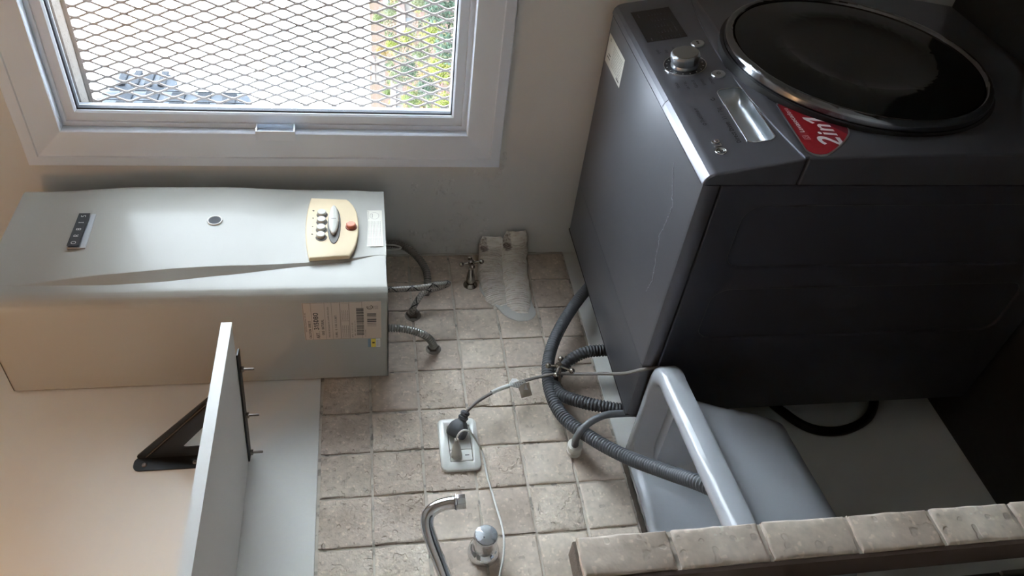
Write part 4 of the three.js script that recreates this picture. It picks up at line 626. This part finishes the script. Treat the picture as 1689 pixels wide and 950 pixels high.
{
  const leafMats = [0x4c5226, 0x3d472b, 0x57492a, 0x2c382f, 0x444a38]  .map((c) => phys(c, 0.9, { side: THREE.DoubleSide, specularIntensity: 0.15 })), bark = std(0x6b5a48, 0.9);
  const crown = (k, n) => { const pos = []; for (let i = 0; i < n; i++) { const a = hash(i, k, 1) * 6.283, c = hash(i, k, 2) * 2 - 1, r = Math.pow(hash(i, k, 3), 0.4), s = Math.sqrt(1 - c * c), o = [Math.cos(a) * s * r * 2.4, 4.2 + c * r * 2.3 + 0.7 * hash(i, k, 4), Math.sin(a) * s * r * 2.4], q = 0.26; const e = () => [(hash(i, k, 5 + pos.length % 97) - 0.5) * q * 2, (hash(i, k, 7 + pos.length % 89) - 0.5) * q * 2, (hash(i, k, 11 + pos.length % 83) - 0.5) * q * 2]; for (let m = 0; m < 3; m++) { const d = e(); pos.push(o[0] + d[0], o[1] + d[1], o[2] + d[2]); } } const g = new THREE.BufferGeometry(); g.setAttribute('position', new THREE.Float32BufferAttribute(pos, 3)); g.computeVertexNormals(); g.setAttribute('uv', new THREE.Float32BufferAttribute(new Float32Array(pos.length / 3 * 2), 2)); return g; };
  const crowns = [0, 1, 2].map((k) => crown(k, 1500));
  const kinds = ['yellow green leafy tree', 'mid green leafy tree', 'ochre autumn tree', 'dark blue green tree', 'dull olive tree'];
  const spots = [[62, 0.85, 4, 0.5], [66, 0.6, 1, 0.5], [70, 0.35, 3, 0.9], [74, 0.12, 3, 1.0], [80, 0.95, 2, 0.7], [84, 0.72, 0, 0.7], [88, 0.5, 0, 0.75], [92, 0.28, 0, 0.8], [100, 0.85, 0, 0.8], [105, 0.62, 3, 0.8], [112, 0.4, 4, 0.8], [118, 0.1, 4, 0.7], [126, 0.9, 4, 0.85], [133, 0.7, 1, 0.85], [140, 0.5, 3, 0.85], [143, 0.3, 0, 0.8], [162, 0.8, 3, 0.8], [180, 0.55, 4, 1.0], [195, 0.35, 0, 1.0], [215, 0.15, 4, 1.0], [235, 0.9, 4, 1.1], [255, 0.65, 1, 1.1], [280, 0.4, 2, 1.2], [310, 0.2, 1, 1.3]];
  const where = (f) => f > 0.58 ? 'towards the window handle' : f > 0.33 ? 'midway up the picture' : 'at the top edge of the picture';
  spots.forEach(([x, f, k, s], i) => {
    const z = 1.43 - (0.42 + 0.24 * f) * (x + 1.62), y = -11 + 1.4 * Math.sin(x * 0.03 + z * 0.05) + 6 * sstep(250, 900, x);
    const t = thing('tree', kinds[k] + ' outside, ' + (i < 8 ? 'near row' : i < 16 ? 'middle row' : 'far row') + ', ' + where(f) , 'tree', [x, y, z], 'trees on the slope outside');
    t.scale.setScalar(s * 0.85); t.rotation.y = i * 1.7;
    const c = new THREE.Mesh(crowns[i % 3], leafMats[k]); c.name = 'crown'; c.castShadow = c.receiveShadow = true; t.add(c);
    const tr = new THREE.Mesh(new THREE.CylinderGeometry(0.12, 0.22, 3.6, 7).translate(0, 1.8, 0), bark); tr.name = 'trunk'; tr.castShadow = true; t.add(tr);
  });
  { // low scrub between the trees: nobody could count it
    const pos = [], col = [], tones = [[0.075, 0.085, 0.02], [0.045, 0.06, 0.03], [0.1, 0.075, 0.03], [0.03, 0.042, 0.032], [0.085, 0.06, 0.045]];
    for (let i = 0; i < 420; i++) {
      const x = 58 + 260 * Math.pow(hash(i, 1, 401), 1.5), f = -0.3 + 1.7 * hash(i, 2, 401), z = 1.43 - (0.42 + 0.24 * f) * (x + 1.62), y = -11 + 1.4 * Math.sin(x * 0.03 + z * 0.05) + 6 * sstep(250, 900, x), R0 = (0.5 + 0.9 * hash(i, 3, 401)) * (0.7 + x / 250), c = tones[Math.floor(hash(i, 4, 401) * 5)];
      for (let k = 0; k < 110; k++) { const a = hash(i, k, 402) * 6.283, h = hash(i, k, 403), r = R0 * Math.sqrt(hash(i, k, 404)) * Math.sqrt(1 - h * h * 0.8), o = [x + Math.cos(a) * r, y + h * R0 * 1.1, z + Math.sin(a) * r]; for (let m = 0; m < 3; m++) { pos.push(o[0] + (hash(k, m, i) - 0.5) * 0.4 * R0, o[1] + (hash(k, m + 3, i) - 0.5) * 0.4 * R0, o[2] + (hash(k, m + 6, i) - 0.5) * 0.4 * R0); const v = 0.75 + 0.5 * hash(k, 9, i); col.push(c[0] * v, c[1] * v, c[2] * v); } }
    }
    const g = new THREE.BufferGeometry(); g.setAttribute('position', new THREE.Float32BufferAttribute(pos, 3)); g.setAttribute('color', new THREE.Float32BufferAttribute(col, 3)); g.computeVertexNormals();
    const m = new THREE.Mesh(g, phys(0xffffff, 0.95, { vertexColors: true, side: THREE.DoubleSide, specularIntensity: 0.15 })); m.name = 'scrub'; m.castShadow = m.receiveShadow = true; m.userData = { kind: 'stuff', label: 'green and ochre scrub covering the slope beyond the window', category: 'scrub' }; scene.add(m);
  }
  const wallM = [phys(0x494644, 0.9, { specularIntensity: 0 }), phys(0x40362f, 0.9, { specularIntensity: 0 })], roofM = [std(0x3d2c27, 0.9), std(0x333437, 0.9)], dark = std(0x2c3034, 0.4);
  [[168, 0.2, 6, 0, 'white house with a red roof'], [190, 0.9, 6, 1, 'pinkish house with a grey roof'], [235, 0.66, 9, 0, 'long white building with a low roof'], [300, 0.08, 9, 1, 'broad pinkish building near the skyline'], [390, 0.5, 14, 0, 'large pale block on the skyline'], [430, 0.85, 12, 0, 'tall pale block at the far end of the skyline']].forEach(([x, f, w, k, label], i) => {
    const z = 1.43 - (0.42 + 0.24 * f) * (x + 1.62), y = -11 + 1.4 * Math.sin(x * 0.03 + z * 0.05) + 6 * sstep(250, 900, x) - 0.3, h = 2.6 + (i > 3 ? 3 : 0);
    const t = thing('house', label + ' beyond the window', 'house', [x, y, z]);
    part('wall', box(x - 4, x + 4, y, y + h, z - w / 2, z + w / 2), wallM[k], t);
    const rf = new THREE.ExtrudeGeometry(shapeOf([[-4.6, 0], [0, 1.6], [4.6, 0]]), { depth: w + 0.8, bevelEnabled: false }); rf.translate(x, y + h, z - w / 2 - 0.4); part('roof', rf, roofM[k], t);
    for (let q = 0; q < Math.floor(w / 3); q++) part('window', box(x - 4.06, x - 3.95, y + 1.2, y + 2.5, z - w / 2 + 1 + q * 3, z - w / 2 + 2.2 + q * 3), dark, t);
  });
}
renderer.render(scene, camera);
